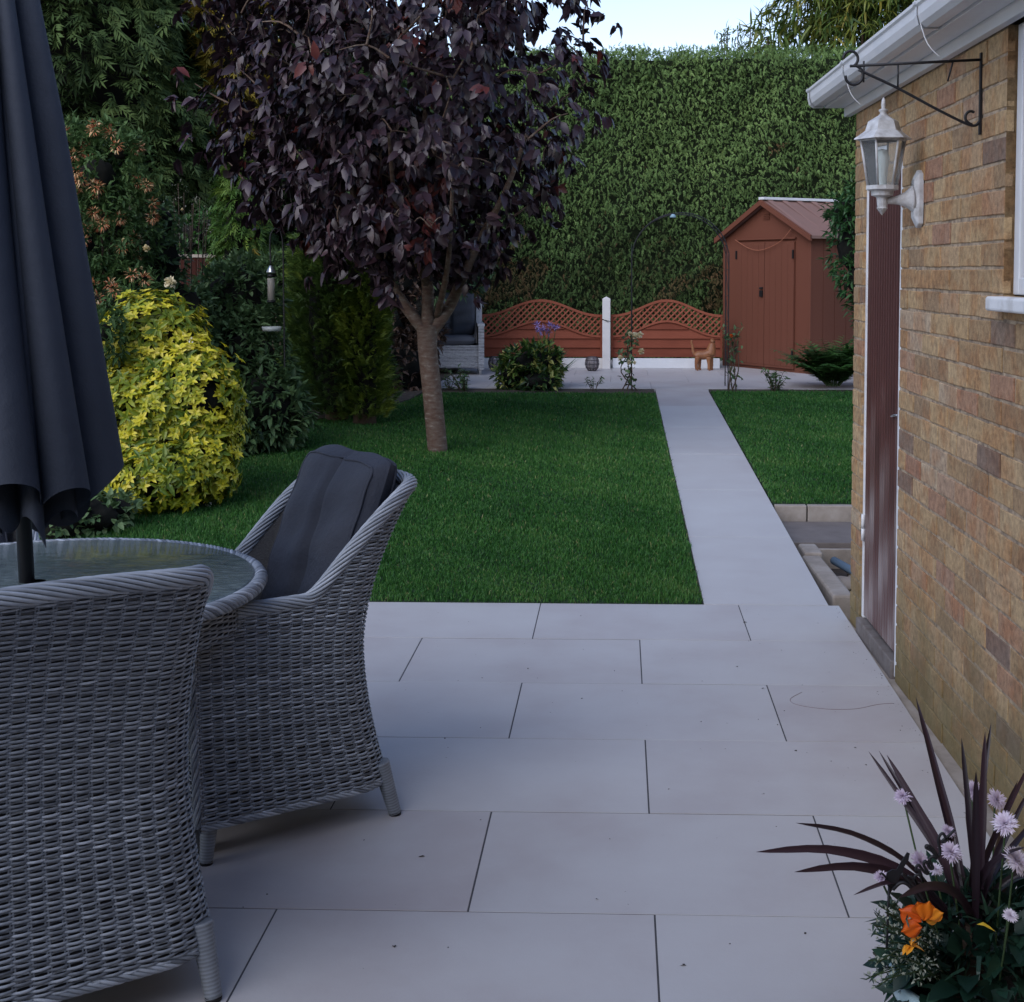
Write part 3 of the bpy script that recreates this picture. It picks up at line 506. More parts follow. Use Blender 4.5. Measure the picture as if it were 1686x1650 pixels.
# ------------------------------------------------------------------ far fence, posts, gravel boards
FY = 17.9; fz = .24
def X_(px, Y): return P(px, 445, Y)[0]
def panel(px0, px1, label, mirror=False):
    x0, x1 = X_(px0, FY), X_(px1, FY); w = x1-x0; t = thing('trellis_fence', label, 'trellis fence', (x0, FY, fz), group='low bowed trellis fence panels')
    zt = lambda x: P(900, 520, FY)[2]-fz+.20*(.5-.5*np.cos(2*PI*np.clip(x/w, 0, 1)))**1.15   # top rail, bowed
    off = .27; zb = lambda x: zt(x)-off; m = M(); n = 40; xs = np.linspace(0, w, n)
    for f, th, nm in ((zt, .032, 'top_rail'), (zb, .026, 'lower_rail')):
        m = M(); z = f(xs); h = th; v = np.stack([np.stack([xs, 0*xs-.022, z-h/2], -1), np.stack([xs, 0*xs-.022, z+h/2], -1), np.stack([xs, 0*xs+.022, z+h/2], -1), np.stack([xs, 0*xs+.022, z-h/2], -1), np.stack([xs, 0*xs-.022, z-h/2], -1)], 1); m.grid(v, tint=.75, smooth=False); m.obj(nm, fence_m, t)
    m = M(); s = .078
    for dirn in (1, -1):
        c = -1.2
        while c < w+1.2:
            seg = [];
            for u in np.linspace(-.1, .7, 60):
                x = c+dirn*u; z = .15+u+.1
                if .02 < x < w-.02 and zb(x)+.01 < z < zt(x)-.01: seg.append((x, z))
            if len(seg) > 1: a, b = seg[0], seg[-1]; l = math.hypot(b[0]-a[0], b[1]-a[1]); m.box(((a[0]+b[0])/2, -.008*dirn, (a[1]+b[1])/2), (l+.02, .010, .019), (0, -math.atan2(b[1]-a[1], b[0]-a[0]), 0), tint=.95 if dirn > 0 else .75)
            c += s
    m.obj('trellis', fence_m, t)
    m = M(); z = .145; i = 0
    while z < .62:
        h = .125; nx = 24; xx = np.linspace(.01, w-.01, nx); top = np.minimum(z+h, zb(xx)-.008); ok = top > z+.004
        v = np.stack([np.stack([xx, 0*xx-.018, 0*xx+z], -1), np.stack([xx, 0*xx+.004, np.maximum(top, z)], -1)], 1)
        if ok.any(): a = np.where(ok)[0]; m.grid(v[a[0]:a[-1]+1], tint=.45+.12*(i % 3-1), smooth=False); m.grid(v[a[0]:a[-1]+1]+A(0, .02, 0), tint=.4, smooth=False, flip=True)
        if ok.any(): vv = v[a[0]:a[-1]+1][:, 0]; m.grid(np.stack([vv, vv+A(0, .03, 0)], 1), tint=.0, smooth=False)  # darkest tint under each board, a shade line painted at the lap
        z += h-.004; i += 1
    m.obj('board', fence_m, t)
    m = M(); m.box((.014, -.004, .14+(zt(0)-.14)/2), (.028, .05, zt(0)-.14), tint=.35); m.box((w-.014, -.004, .14+(zt(w)-.14)/2), (.028, .05, zt(w)-.14), tint=.35); m.obj('side_stile', fence_m, t)
    return t
panel(788, 992, 'bowed red trellis panel behind the variegated bush, left of the middle post')
panel(1006, 1190, 'bowed red trellis panel behind the cat figure, beside the shed')
for px, lab in ((786, 'white concrete post at the armchair end of the fence'), (998.5, 'white concrete post standing between the two trellis panels')):
    t = thing('fence_post', lab, 'fence post', (X_(px, FY-.08), FY-.07, fz), group='white concrete fence posts'); m = M(); w = .052; H = P(998, 488, FY)[2]-fz
    m.add([(sx*w, sy*w, z) for z in (0, H-.03) for sx, sy in ((-1, -1), (1, -1), (1, 1), (-1, 1))]+[(0, 0, H)], [[0, 1, 5, 4], [1, 2, 6, 5], [2, 3, 7, 6], [3, 0, 4, 7], [4, 5, 8], [5, 6, 8], [6, 7, 8], [7, 4, 8]], smooth=False); m.obj('post', white_conc_m, t, bevel=.004)
    if px > 900: m = M(); m.tube(spline([(-.056, -.056, H-.30), (0, -.06, H-.31), (.056, -.056, H-.325)], 8), .003, 6); m.tube(spline([(-.056, -.056, H-.29), (.01, -.06, H-.325), (.03, -.061, H-.33)], 8), .003, 6); m.obj('wire_tie', iron_m, t)
for a, b, lab in ((789, 992, 'pale gravel board under the left trellis panel'), (1009, 1186, 'bright white gravel board under the right trellis panel')):
    x0, x1 = X_(a, FY-.03), X_(b, FY-.03); m = M(); m.box((0, 0, .065), (x1-x0, .04, .13)); tag(m.obj('gravel_board', white_m if a > 1000 else white_conc_m, bevel=.004, loc=((x0+x1)/2, FY-.03, fz)), lab, 'gravel board', 'gravel boards under the fence')

# ------------------------------------------------------------------ shed
SR = P(1337, 445, 16.9)[:2]; SL = P(1193, 445, 18.4)[:2]; SW = float(np.linalg.norm(SR-SL)); e1 = (SR-SL)/SW; e2 = A(-e1[1], e1[0]); mid = (SR+SL)/2
sh = thing('garden_shed', 'brown plastic apex shed with double doors beside the trellis fence', 'shed', (mid[0], mid[1], fz), math.atan2(e1[1], e1[0]))
D = 1.5; EH = 1.70; AH = 2.13; hw = SW/2
m = M()
m.add([(-hw, 0, 0), (hw, 0, 0), (hw, 0, EH), (0, 0, AH), (-hw, 0, EH)], [[0, 1, 2, 3, 4]], smooth=False); m.add([(-hw, D, 0), (hw, D, 0), (hw, D, EH), (0, D, AH), (-hw, D, EH)], [[1, 0, 4, 3, 2]], smooth=False)
for s in (-1, 1):
    n = 8
    for i in range(n): a = D*i/n; b = D*(i+.95)/n; m.box((s*(hw-.005), (a+b)/2, EH/2), (.006, b-a, EH)); 
    m.add([(s*(hw-.006), 0, 0), (s*(hw-.006), D, 0), (s*(hw-.006), D, EH), (s*(hw-.006), 0, EH)], [[0, 1, 2, 3]], smooth=False)
m.obj('wall', shed_m, sh)
m = M()
for s in (-1, 1): m = M(); m.box((s*(hw-.02), -.012, EH/2), (.045, .026, EH)); m.obj('corner_post', shed_m, sh, bevel=.006)
dw = hw*.66
for s in (-1, 1):
    m = M(); m.box((s*dw/2, -.015, EH*.5-.01), (dw-.012, .03, EH-.10))
    for i in range(5): m.box((s*(dw*(i+.5)/5), -.032, EH*.5-.01), (dw/5-.014, .006, EH-.16))
    dd = m.obj('door', shed_m, sh, bevel=.004)
    for z in (.22, EH-.22): q = M(); q.box((s*(dw-.01), -.045, z), (.022, .02, .11)); q.obj('hinge', dark_m, dd, bevel=.004)
    if s < 0: q = M(); q.box((-.045, -.048, .98), (.05, .03, .08)); q.box((-.045, -.052, 1.05), (.06, .02, .025)); q.obj('lock', dark_m, dd, bevel=.004)
m = M(); zl = EH-.04; m.box((0, -.018, zl+.02), (dw*2+.02, .03, .02)); m.obj('lintel', shed_m, sh)
m = M()
for i in range(4): m.box((-.0+0, -.008, AH-.13-.022*i), (.13-.0*i, .012, .010))
m.obj('gable_vent', shed_m, sh)
for s in (-1, 1):
    m = M(); sl = math.atan2(AH-EH, hw); ov = .10; th = .035; y0, y1 = -.10, D+.08
    ex = s*(hw+ov*math.cos(sl)); ez = EH-ov*math.sin(sl); up = A(0, 0, th)
    pf = [A(0, 0, AH+.01), A(ex, 0, ez+.01)]; v = []
    for y in (y0, y1):
        for q in pf: v += [q+A(0, y, 0), q+A(0, y, th)]
    m.add(v, [[0, 2, 3, 1], [4, 5, 7, 6], [0, 1, 5, 4], [2, 6, 7, 3], [1, 3, 7, 5], [0, 4, 6, 2]], smooth=False)
    for i in range(7):
        y = y0+(y1-y0)*(i+.5)/7; q0, q1 = pf[0]+A(s*.03, y, th), pf[1]+A(-s*.02, y, th); w = .05; m.add([q0+A(0, -w, 0), q1+A(0, -w, 0), q1+A(0, w, 0), q0+A(0, w, 0), q0+A(0, -w+.015, .005), q1+A(0, -w+.015, .005), q1+A(0, w-.015, .005), q0+A(0, w-.015, .005)], [[0, 1, 5, 4], [3, 7, 6, 2], [4, 5, 6, 7], [1, 2, 6, 5]], smooth=False)
    m.obj('roof', shedroof_m, sh)
    m = M(); a = pf[0]+A(0, y0-.012, -.03); b = pf[1]+A(0, y0-.012, -.03); m.add([a, b, b+A(0, 0, .07), a+A(0, 0, .07), a+A(0, .03, 0), b+A(0, .03, 0), b+A(0, .03, .07), a+A(0, .03, .07)], [[0, 1, 2, 3], [5, 4, 7, 6], [0, 4, 5, 1], [3, 2, 6, 7], [1, 5, 6, 2]], smooth=False); m.obj('barge_board', shed_m, sh)
m = M(); m.box((0, (y0+y1)/2, AH+.065), (.10, y1-y0, .034)); m.obj('ridge_cap', white_m, sh, bevel=.004)
m = M(); m.tube(spline([(-hw*.66, -.06, EH-.02), (-hw*.3, -.07, EH-.14), (0, -.07, EH-.16), (hw*.4, -.07, EH-.06), (hw*.62, -.05, EH+.10)], 24), .005, 6); m.obj('hanging_cable', mat('rust_cable', (.30, .11, .06), .6), sh)

t, *_ = shrub('leafy_shrub', 'glossy green shrub hanging over the shed roof beside the garage corner', 'shrub', [BL(1412, 400, 15.6, (48, 70)), BL(1400, 350, 15.9, (38, 32)), BL(1440, 340, 15.5, (50, 60)), BL(1425, 460, 15.4, (45, 45)), BL(1455, 520, 15.4, (50, 90)), BL(1500, 430, 15.3, (80, 150)), BL(1500, 280, 15.4, (80, 90))], 1900, leaf_t(.38, .1, .25), .10, leafm('glossy_leaf', [(.015, .05, .018), (.035, .10, .03), (.075, .16, .05)], .35), base(1450, 15.5), per=3, tint0=.55, shell=.7, lump=.2)  # blobs hidden behind the garage are added to shade the shed side

def fern(name, label, b, n, ln, mtl, seed, w=.13, cat='fern'):
    r = np.random.default_rng(seed); t = thing(name, label, cat, b); m = M(); s = M()
    for i in range(n):
        a = 2*PI*i/n+r.normal(0, .2); el = r.uniform(.75, 1.52); l = ln*r.uniform(.7, 1.1); u = np.linspace(0, 1, 16)
        h = np.c_[np.cos(a)*math.cos(el)*l*u, np.sin(a)*math.cos(el)*l*u, math.sin(el)*l*u-.22*l*u**2.4+.02]; h[:, :2] = h[:, :2]*(1+.5*u[:, None]**2)+A(math.cos(a), math.sin(a))*.07; s.tube(h, np.linspace(.004, .0015, 16), 4, cap=False)
        T = unit(np.gradient(h, axis=0)); sd = unit(np.cross(T, A(0, 0, 1)))
        for k in (-1, 1):
            q = h[2:]; d = sd[2:]*k+T[2:]*.45+r.normal(0, .08, q.shape); sc = w*np.sin(PI*np.clip(u[2:]*.93+.05, 0, 1))**.7+.01; m.scatter(*blade_t(.28, .2), q, mats_for(d, sc, .1, r), 0, r.uniform(.2, .9)+r.normal(0, .08, len(q)))
    m.obj('frond', mtl, t); s.obj('stem', stem_m, t); return t
fern('fern', 'arching green fern at the lawn edge in front of the shed', at0(1374, 14.95), 90, .66, leafm('fern_leaf', [(.025, .07, .02), (.05, .13, .03), (.09, .20, .05)]), 3, .17)

def stalks(name, label, b, n, h, spread, tpl, sz, mtl, seed, per=14, cat='plant', droop=.2):
    r = np.random.default_rng(seed); t = thing(name, label, cat, b); m = M(); s = M()
    for i in range(n):
        a = r.uniform(0, 2*PI); e = A(math.cos(a)*spread*r.random(), math.sin(a)*spread*r.random(), h*r.uniform(.6, 1.05)); path = spline([(e[0]*.15, e[1]*.15, -.02), e*A(.5, .5, .55), e], 9); s.tube(path, np.linspace(.005, .002, 9), 5)
        q = path[r.integers(2, 9, per)]+r.normal(0, .008, (per, 3)); d = r.normal(0, 1, (per, 3))*A(1, 1, .4)+A(0, 0, .35); m.scatter(*tpl, q, mats_for(d, sz*r.uniform(.6, 1.2, per)), 0, r.uniform(.1, .9, per))
    m.obj('foliage', mtl, t); s.obj('stem', twig_m, t); return t
gb = lambda px, Y: (X_(px, Y), Y, float(gz(Y))-.03)
stalks('small_rose_bush', 'sparse low bush with reddish stems in front of the shed doors', gb(1278, 14.65), 14, .26, .20, leaf_t(.5, .1, .2), .055, laurel_m, 5)
stalks('seedling_plant', 'tiny dark-leaved plant beside the middle fence post', gb(977, 14.6), 5, .18, .10, leaf_t(.35, .1, .2), .06, laurel_m, 6, per=9)
stalks('leggy_plant', 'low straggly plant between the tree trunk and the variegated bush', gb(765, 14.6), 16, .26, .30, leaf_t(.4, .1, .2), .055, laurel_m, 7)
stalks('seedling_plant', 'small dark plant beside the lawn right behind the tree trunk', gb(738, 14.6), 6, .16, .12, leaf_t(.4, .1, .2), .05, laurel_m, 16, per=9)
# variegated bush and agapanthus behind
t, bl, p, nn = shrub('variegated_bush', 'rounded cream and green variegated bush in front of the left trellis panel', 'shrub', [BL(872, 604, 14.9, (50, 38)), BL(845, 620, 14.8, (32, 28)), BL(898, 600, 14.9, (30, 34)), BL(888, 628, 14.7, (36, 22))], 620, leaf_t(.42, .1, .2), .085, varieg_m, gb(872, 14.75), per=3, tint0=.50, tvar=.27, shell=.7, zmin=.0)
ab = gb(895, 15.15); t = thing('agapanthus', 'lilac agapanthus blooms standing above the variegated bush', 'flowering plant', ab); r = np.random.default_rng(41); s = M(); ab = A(*ab)
for px, py in ((884, 535), (895, 541), (906, 536), (915, 540), (889, 545), (903, 547)):
    e = P(px, py, 15.1+r.uniform(-.1, .1))-ab; s.tube(spline([A(r.normal(0, .05), r.normal(0, .05), 0), e*A(.5, .5, .5), e], 8), .004, 5); d = unit(r.normal(0, 1, (34, 3))+A(0, 0, .5)); m = M(); m.scatter(*blade_t(.3, .1), e+d*.012, mats_for(d, .05*r.uniform(.6, 1.1, 34)), 0, r.uniform(0, 1, 34)); m.obj('flower_head', purplefl_m, t)
s.obj('stem', stem_m, t)
m = M(); n = 90; a = r.uniform(0, 2*PI, n); m.scatter(*blade_t(.06, .5), r.normal(0, .05, (n, 3))*A(1, 1, 0), mats_for(np.c_[np.cos(a)*.5, np.sin(a)*.5, np.ones(n)], r.uniform(.35, .55, n)), 0, r.uniform(.3, 1, n)); m.obj('foliage', green_m, t)

# ------------------------------------------------------------------ rose arch with roses
AY = 15.0; xa, xb = X_(1040, AY), X_(1197, AY); zt = P(1118, 352, AY)[2]; g0 = float(gz(14.6))-.03
ar = thing('rose_arch', 'thin black metal rose arch spanning the path at the end of the lawn', 'garden arch', ((xa+xb)/2, AY-.25, g0)); hwid = (xb-xa)/2; H = zt-g0
for y in (0, .42):
    m = M(); leg = H-hwid*.95; pts = [(-hwid, y, 0), (-hwid, y, leg*.5), (-hwid, y, leg)]+[(-hwid*math.cos(a), y, leg+hwid*.95*math.sin(a)) for a in np.linspace(.15, PI-.15, 13)]+[(hwid, y, leg), (hwid, y, leg*.5), (hwid, y, 0)]
    m.tube(spline(pts, 70), .006, 8); m.obj('hoop', iron_m, ar)
for s in (-1, 1):
    m = M()
    for z in np.arange(.2, H-hwid, .28): m.tube([(s*hwid, 0, z), (s*hwid, .42, z+.0)], .004, 6); m.tube([(s*hwid, 0, z), (s*hwid, .42, z+.28)], .003, 6)
    m.obj('side_lattice', iron_m, ar)
for a in np.linspace(.3, PI-.3, 6): m = M(); m.tube([(-hwid*math.cos(a), 0, H-hwid*.95+hwid*.95*math.sin(a)), (-hwid*math.cos(a), .42, H-hwid*.95+hwid*.95*math.sin(a))], .004, 6); m.obj('crossbar', iron_m, ar)
q = P(1108, 357, AY-.25)-A((xa+xb)/2, AY-.25, g0); m = M(); m.lathe([(.001, .03), (.02, .025), (.035, 0), (.03, -.01), (.001, -.012)], q, n=14); m.obj('solar_light', mat('solar_cap', (.25, .38, .45), .2), ar)
r = np.random.default_rng(43)
def climb(name, label, px, Y, h, blooms, mtl, dens, seed):
    r = np.random.default_rng(seed); b = A(X_(px, Y), Y, float(gz(Y))-.03); t = thing(name, label, 'rose', b); s = M(); m = M()
    for i in range(4):
        path = spline([(r.normal(0, .05), 0, 0), (r.normal(0, .04), -.02, h*.4), (r.normal(0, .04), 0, h*.8), (r.normal(0, .05), 0, h)], 14); s.tube(path, np.linspace(.008, .003, 14), 5)
        n = dens; q = path[r.integers(2, 14, n)]+r.normal(0, .035, (n, 3)); m.scatter(*leaf_t(.6, .1, .2), q, mats_for(r.normal(0, 1, (n, 3))+A(0, -.2, .1), .065*r.uniform(.6, 1.2, n)), 0, r.uniform(.1, .9, n))
    m.obj('foliage', laurel_m, t); s.obj('stem', twig_m, t)
    for bx, by, sz, tn in blooms: f = M(); rose(f, P(bx, by, Y-.06)-b, sz, r, tn); f.obj('bloom', mtl, t)
climb('climbing_rose', 'climbing rose with cream blooms at the left foot of the arch', 1038, 14.65, .60, [(1045, 553, .050, .9), (1054, 552, .05, .8), (1037, 550, .035, .7), (1056, 579, .05, .7), (1021, 590, .045, .5), (1036, 597, .04, .9), (1045, 598, .03, .8)], creamfl_m, 26, 3)
climb('climbing_rose', 'climbing rose with one orange bud against the shed front', 1206, 14.65, .66, [(1204, 553, .028, .2)], orangep_m, 20, 4)

# ------------------------------------------------------------------ cat figure, candle lanterns
cb_ = A(P(1159, 445, 17.5)[0], 17.5, fz); k = cb_[1]/F
ct = thing('cat_figure', 'carved brown wooden cat figure standing on the far patio before the fence', 'ornament', cb_)
m = M(); C = lambda dx, dy: (dx*k, 0, -dy*k)   # side view in real size
body = spline([C(-12, -22), C(-8, -25), C(0, -25), C(8, -27), C(13, -30)], 14); m.tube(body, np.interp(np.linspace(0, 1, 14), [0, .3, .6, 1], [.055, .058, .06, .066]), 14)
m.tube(spline([C(11, -26), C(13, -36), C(14, -42), C(14, -45)], 10), np.interp(np.linspace(0, 1, 10), [0, .5, 1], [.072, .048, .036]), 12)
for dx, yy_, bend in ((-10, -.035, -2), (-7, .035, 1), (8, -.035, 1), (12, .035, 2)): m.tube(spline([A(*C(dx, -22))+A(0, yy_, 0), A(*C(dx+bend, -10))+A(0, yy_*1.1, 0), A(*C(dx+bend*.6, -1.5))+A(0, yy_*1.2, 0)], 9), np.interp(np.linspace(0, 1, 9), [0, .5, 1], [.036, .021, .018]), 10); m.tube([A(*C(dx+bend*.6, -1.5))+A(0, yy_*1.2, 0), A(*C(dx+bend*.6+3, -1))+A(0, yy_*1.2, 0)], [.018, .013], 8)
m.tube(spline([C(-13, -24), C(-17, -32), C(-18, -40), C(-20, -46), C(-19, -50)], 16), np.linspace(.022, .010, 16), 8)
m.tube(spline([C(12, -46), C(15, -47), C(19, -46)], 8), [.02, .034, .04, .042, .040, .034, .024, .014], 12)
for s in (-1, 1): q = A(*C(14.2, -49))+A(0, s*.02, 0); m.add([q+A(-.014, 0, 0), q+A(.014, -.008*s, 0), q+A(0, .014*s, 0), q+A(-.004, s*.008, .045)], [[0, 1, 3], [1, 2, 3], [2, 0, 3]])
m.obj('body', terra_m, ct)
m = M()
for s in (-1, 1): m = M(); q = A(*C(17, -47.5))+A(0, s*.033, 0); sph(m, q, A(.006, .006, .006), n=6); m.obj('eye', dark_m, ct)
for px, Y, lab in ((975, 17.35, 'wire and glass candle lantern beside the middle fence post'), (815, 17.35, 'wire and glass candle lantern half hidden by the variegated bush')):
    b = A(X_(px, Y), Y, fz); t = thing('candle_lantern', lab, 'lantern', b, group='candle lanterns by the fence'); prof = [(.045, .004), (.075, .04), (.088, .09), (.082, .14), (.062, .18)]
    m = M(); m.lathe([(.001, .003)]+prof, n=20); m.obj('glass', wirel_m, t); m = M()
    for a in np.linspace(0, 2*PI, 10, endpoint=False): m.tube([((q+.003)*math.cos(a), (q+.003)*math.sin(a), z) for q, z in prof], .0028, 5); 
    for q, z in prof: m.tube([((q+.003)*math.cos(a), (q+.003)*math.sin(a), z) for a in np.linspace(0, 2*PI, 24, endpoint=False)], .0028, 5, closed=True)
    m.obj('wire_cage', iron_m, t); m = M(); m.lathe([(.001, .09), (.024, .09), (.024, .005)], n=12); m.obj('candle', whitefl_m, t)

# ------------------------------------------------------------------ wicker weave
CP = [.27, -.25, .29, .12]  # front y, rear y, half width, corner radius
def plan(u):
    fy, ry, hw_, cr = CP; ls = fy-(ry+cr); arc = cr*PI/2; bl_ = 2*(hw_-cr); L_ = 2*ls+2*arc+bl_
    u = np.asarray(u, float); x = np.zeros_like(u); y = np.zeros_like(u); nx = np.zeros_like(u); ny = np.zeros_like(u)
    s = u; a = s < ls; x[a] = -hw_; y[a] = fy-s[a]; nx[a] = -1
    b = (s >= ls) & (s < ls+arc); t = (s[b]-ls)/cr; x[b] = -(hw_-cr)-cr*np.cos(t); y[b] = ry+cr-cr*np.sin(t); nx[b] = -np.cos(t); ny[b] = -np.sin(t)
    c = (s >= ls+arc) & (s < ls+arc+bl_); x[c] = -(hw_-cr)+(s[c]-ls-arc); y[c] = ry; ny[c] = -1
    d = (s >= ls+arc+bl_) & (s < ls+2*arc+bl_); t = (s[d]-ls-arc-bl_)/cr; x[d] = (hw_-cr)+cr*np.sin(t); y[d] = ry+cr-cr*np.cos(t); nx[d] = np.sin(t); ny[d] = -np.cos(t)
    e = s >= ls+2*arc+bl_; x[e] = hw_; y[e] = ry+cr+(s[e]-ls-2*arc-bl_); nx[e] = 1
    return x, y, nx, ny, L_
LTOT = float(plan(np.array([0.]))[4])
def shell(u, z, off=0.):
    x, y, nx, ny, _ = plan(u); w = smooth(.10-y, 0, .33); up = np.clip((z-.48)/.44, 0, 1); dn = np.clip((.48-z)/.36, 0, 1)
    X = (x+nx*off)*(1+.10*dn**1.8+.05*up**2*w); Yv = y+ny*off-w*(.165*up**1.7+.055*dn**1.8); return np.stack([X, Yv, z+0*x], -1)
def toprim(u): x, y, *_ = plan(u); return .640+.275*smooth(-.03-y, 0, .20)+.012*np.cos(x/.29*PI/2)*(y < -.2)
def weave(m, fn, ranges, pitch=.031, rs=.0064, hr=.0027, amp=.0038, step=4, seed=1):
    """fn(u, z, off)->points; ranges: list of (z, u0, u1). Half-round strands passing over and under the ribs."""
    r = np.random.default_rng(seed)
    for i, (z, u0, u1) in enumerate(ranges):
        n = max(4, int((u1-u0)/pitch*step)); u = np.linspace(u0, u1, n); ph = PI*(i % 2); o = amp*np.cos(PI*u/pitch+ph)
        zz = z+.0012*np.sin(u*37+i*1.3)+r.normal(0, .0004); Vv = []
        for a in (-90, -30, 30, 90): Vv.append(fn(u, zz+hr*math.sin(R(a)), o+hr*math.cos(R(a))*.9))
        V_ = np.stack(Vv, 1); t = np.clip(.52+r.normal(0, .12)+.12*np.sin(u*9+i*2.1+r.random())+r.normal(0, .05, n), 0, 1); m.grid(V_, 0, np.repeat(t[:, None], 4, 1), flip=True)
def rope(m, path, rx, rs_, k, pitch, seed=0, n=6):
    path = np.asarray(path); d = np.r_[0, np.cumsum(np.linalg.norm(np.diff(path, axis=0), axis=1))]; N_ = int(d[-1]/.006); s = np.linspace(0, d[-1], N_); p = np.stack([np.interp(s, d, path[:, i]) for i in range(3)], -1)
    T = unit(np.gradient(p, axis=0)); nn_ = A(0, 0, 1)-T*T[:, 2:3]; bad = np.linalg.norm(nn_, axis=1) < .25; nn_[bad] = (A(0, -1, 0)-T*T[:, 1:2])[bad]; nn_ = unit(nn_); bb_ = np.cross(T, nn_); r = np.random.default_rng(seed)
    m.tube(p[::3], rx*.8, 8, 1)
    for j in range(k):
        a = 2*PI*j/k+2*PI*s/pitch; q = p+(nn_*np.cos(a)[:, None]+bb_*np.sin(a)[:, None])*rx; m.tube(q, rs_, n, 0, np.clip(.62+r.normal(0, .12)+.08*np.sin(s*20+j), 0, 1), cap=False)
def cushion(w, h, t, groove=True, n=34):
    a = np.linspace(-1, 1, n); b = np.linspace(-1, 1, n); Am, Bm = np.meshgrid(a, b, indexing='ij')
    pr_ = (np.clip(1-np.abs(Am)**5, 0, 1)*np.clip(1-np.abs(Bm)**5, 0, 1))**.24
    g = 1-.62*np.exp(-(Am/.075)**2)*(np.abs(Bm) < .97) if groove else 1
    rr = .045; sx = 1-.04*np.abs(Bm)**6; sy = 1-.04*np.abs(Am)**6+.02*np.exp(-((np.abs(Am)-.5)/.3)**2)
    wr = .004*np.sin(Am*9+Bm*4)+.004*np.sin(Bm*13+Am*3)
    f = np.stack([Am*w/2*sx, t/2*pr_*g+wr*pr_, Bm*h/2*sy], -1); bk = np.stack([Am*w/2*sx, -t/2*pr_*.8, Bm*h/2*sy], -1); return f, bk
def make_chair(label, group='wicker armchairs around the glass table'):
    t = thing('wicker_armchair', label, 'armchair', group=group)
    m = M(); rng_ = []; z = .112; us = np.linspace(0, LTOT, 400); tp = toprim(us)
    while z < .93:
        ok = us[tp-.012 > z]
        if len(ok) > 5: rng_.append((z, ok[0]+.003, ok[-1]-.003))
        z += .0056
    weave(m, shell, rng_)
    for u in np.arange(.0155, LTOT, .031):
        for du in (-.003, .003):
            zz = np.linspace(.107, float(toprim(np.array([u]))[0])-.01, 14); m.tube(shell(np.full(14, u+du), zz, 0.0), .0022, 5, 0, .35, cap=False)
    ug = np.linspace(0, LTOT, 90); vg = np.linspace(0, 1, 16); Ug, Vg = np.meshgrid(ug, vg, indexing='ij'); Tg = toprim(Ug.ravel()).reshape(Ug.shape)
    m.grid(shell(Ug.ravel(), (.107+(Tg-.12)*Vg).ravel(), -.006).reshape(90, 16, 3), 1, flip=True)
    m.grid(shell(Ug.ravel(), (.107+(Tg-.12)*Vg).ravel(), -.026).reshape(90, 16, 3), 2)
    fr_ = lambda u, z, off=0.: np.stack([u-.27, .262+off+0*u, z+0*u], -1)
    weave(m, fr_, [(z, .0, .54) for z in np.arange(.112, .36, .0065)], seed=5); m.grid(np.array([[fr_(np.array([u]), np.array([z]), -.008)[0] for z in (.107, .36)] for u in (0, .54)]), 1)
    m.obj('body', [wicker_m, wickback_m, wickin_m], t)
    m = M(); uu = np.linspace(0, LTOT, 220); top = shell(uu, toprim(uu), -.012); down = lambda u: shell(np.full(14, u), np.linspace(.107, .625, 14), -.008)
    rope(m, top, .0165, .0044, 11, .36, 1); rope(m, down(0.), .009, .0042, 6, .16, 4); rope(m, down(LTOT), .009, .0042, 6, .16, 5); m.obj('braided_rim', [wicker_m, wickback_m], t)
    m = M(); uu = np.linspace(0, LTOT, 120); rope(m, np.vstack([shell(uu, .105+0*uu, -.004)]), .008, .004, 6, .12, 2); m.obj('lower_rim', [wicker_m, wickback_m], t)
    m = M(); m.box((0, .02, .335), (.48, .40, .02)); m.obj('seat', wickin_m, t)
    f, bk = cushion(.47, .44, .10, False); m = M(); Rm = rotm((-PI/2, 0, 0))
    for q, fl in ((f, False), (bk, True)): m.grid(q @ Rm.T+A(0, .02, .40), flip=fl)
    m.obj('seat_cushion', cush_m, t)
    f, bk = cushion(.47, .60, .135, True); m = M()
    for q, fl in ((f, False), (bk, True)):
        q = q.copy(); lean = q[..., 2]; q[..., 2] += .69; q[..., 1] += -.165-.15*np.clip((q[..., 2]-.44)/.50, 0, 1.3)**1.35; m.grid(q, flip=fl)
    cu = m.obj('back_cushion', cush_m, t)
    for q in (f, bk):
        q = q.copy(); q[..., 2] += .69; q[..., 1] += -.165-.15*np.clip((q[..., 2]-.44)/.50, 0, 1.3)**1.35; i = 1
        ring = np.vstack([q[i:-i-1, i], q[-i-1, i:-i-1], q[i+1:-i, -i-1][::-1], q[i, i+1:-i][::-1]]); ring = (ring+np.roll(ring, 1, 0)+np.roll(ring, -1, 0))/3; pm = M(); pm.tube(ring, .0042, 6, closed=True); pm.obj('piping', cush_m, cu)
    for sx in (-1, 1):
        for y0, y1 in ((-.262, -.30), (.225, .245)):
            m = M(); n = 40; u = np.linspace(0, 1, n); p = np.c_[sx*(.278+.012*u), y0+(y1-y0)*u, .15*(1-u)+.006]; m.tube(p, np.linspace(.024, .017, n)*(1+.09*(np.arange(n) % 2)), 10, 0, .35+.25*(np.arange(n) % 2)); lg = m.obj('leg', wicker_m, t)
            m = M(); m.tube([p[-1]+A(0, 0, .003), p[-1]-A(0, 0, .006)], [.018, .017], 10); m.obj('foot_cap', dark_m, lg)
    return t
def face(o, x, y, dx, dy): o.location = (x, y, 0); o.rotation_euler = (0, 0, math.atan2(dy, dx)-PI/2)
chA = make_chair('grey wicker armchair with tall dark back cushion between table and lawn'); face(chA, -1.04, 3.765, -.79, -.61)
chB = copy_tree(chA); chB['label'] = 'grey wicker armchair seen from behind in the left foreground'; face(chB, -1.255, 2.81, -.59, .81)
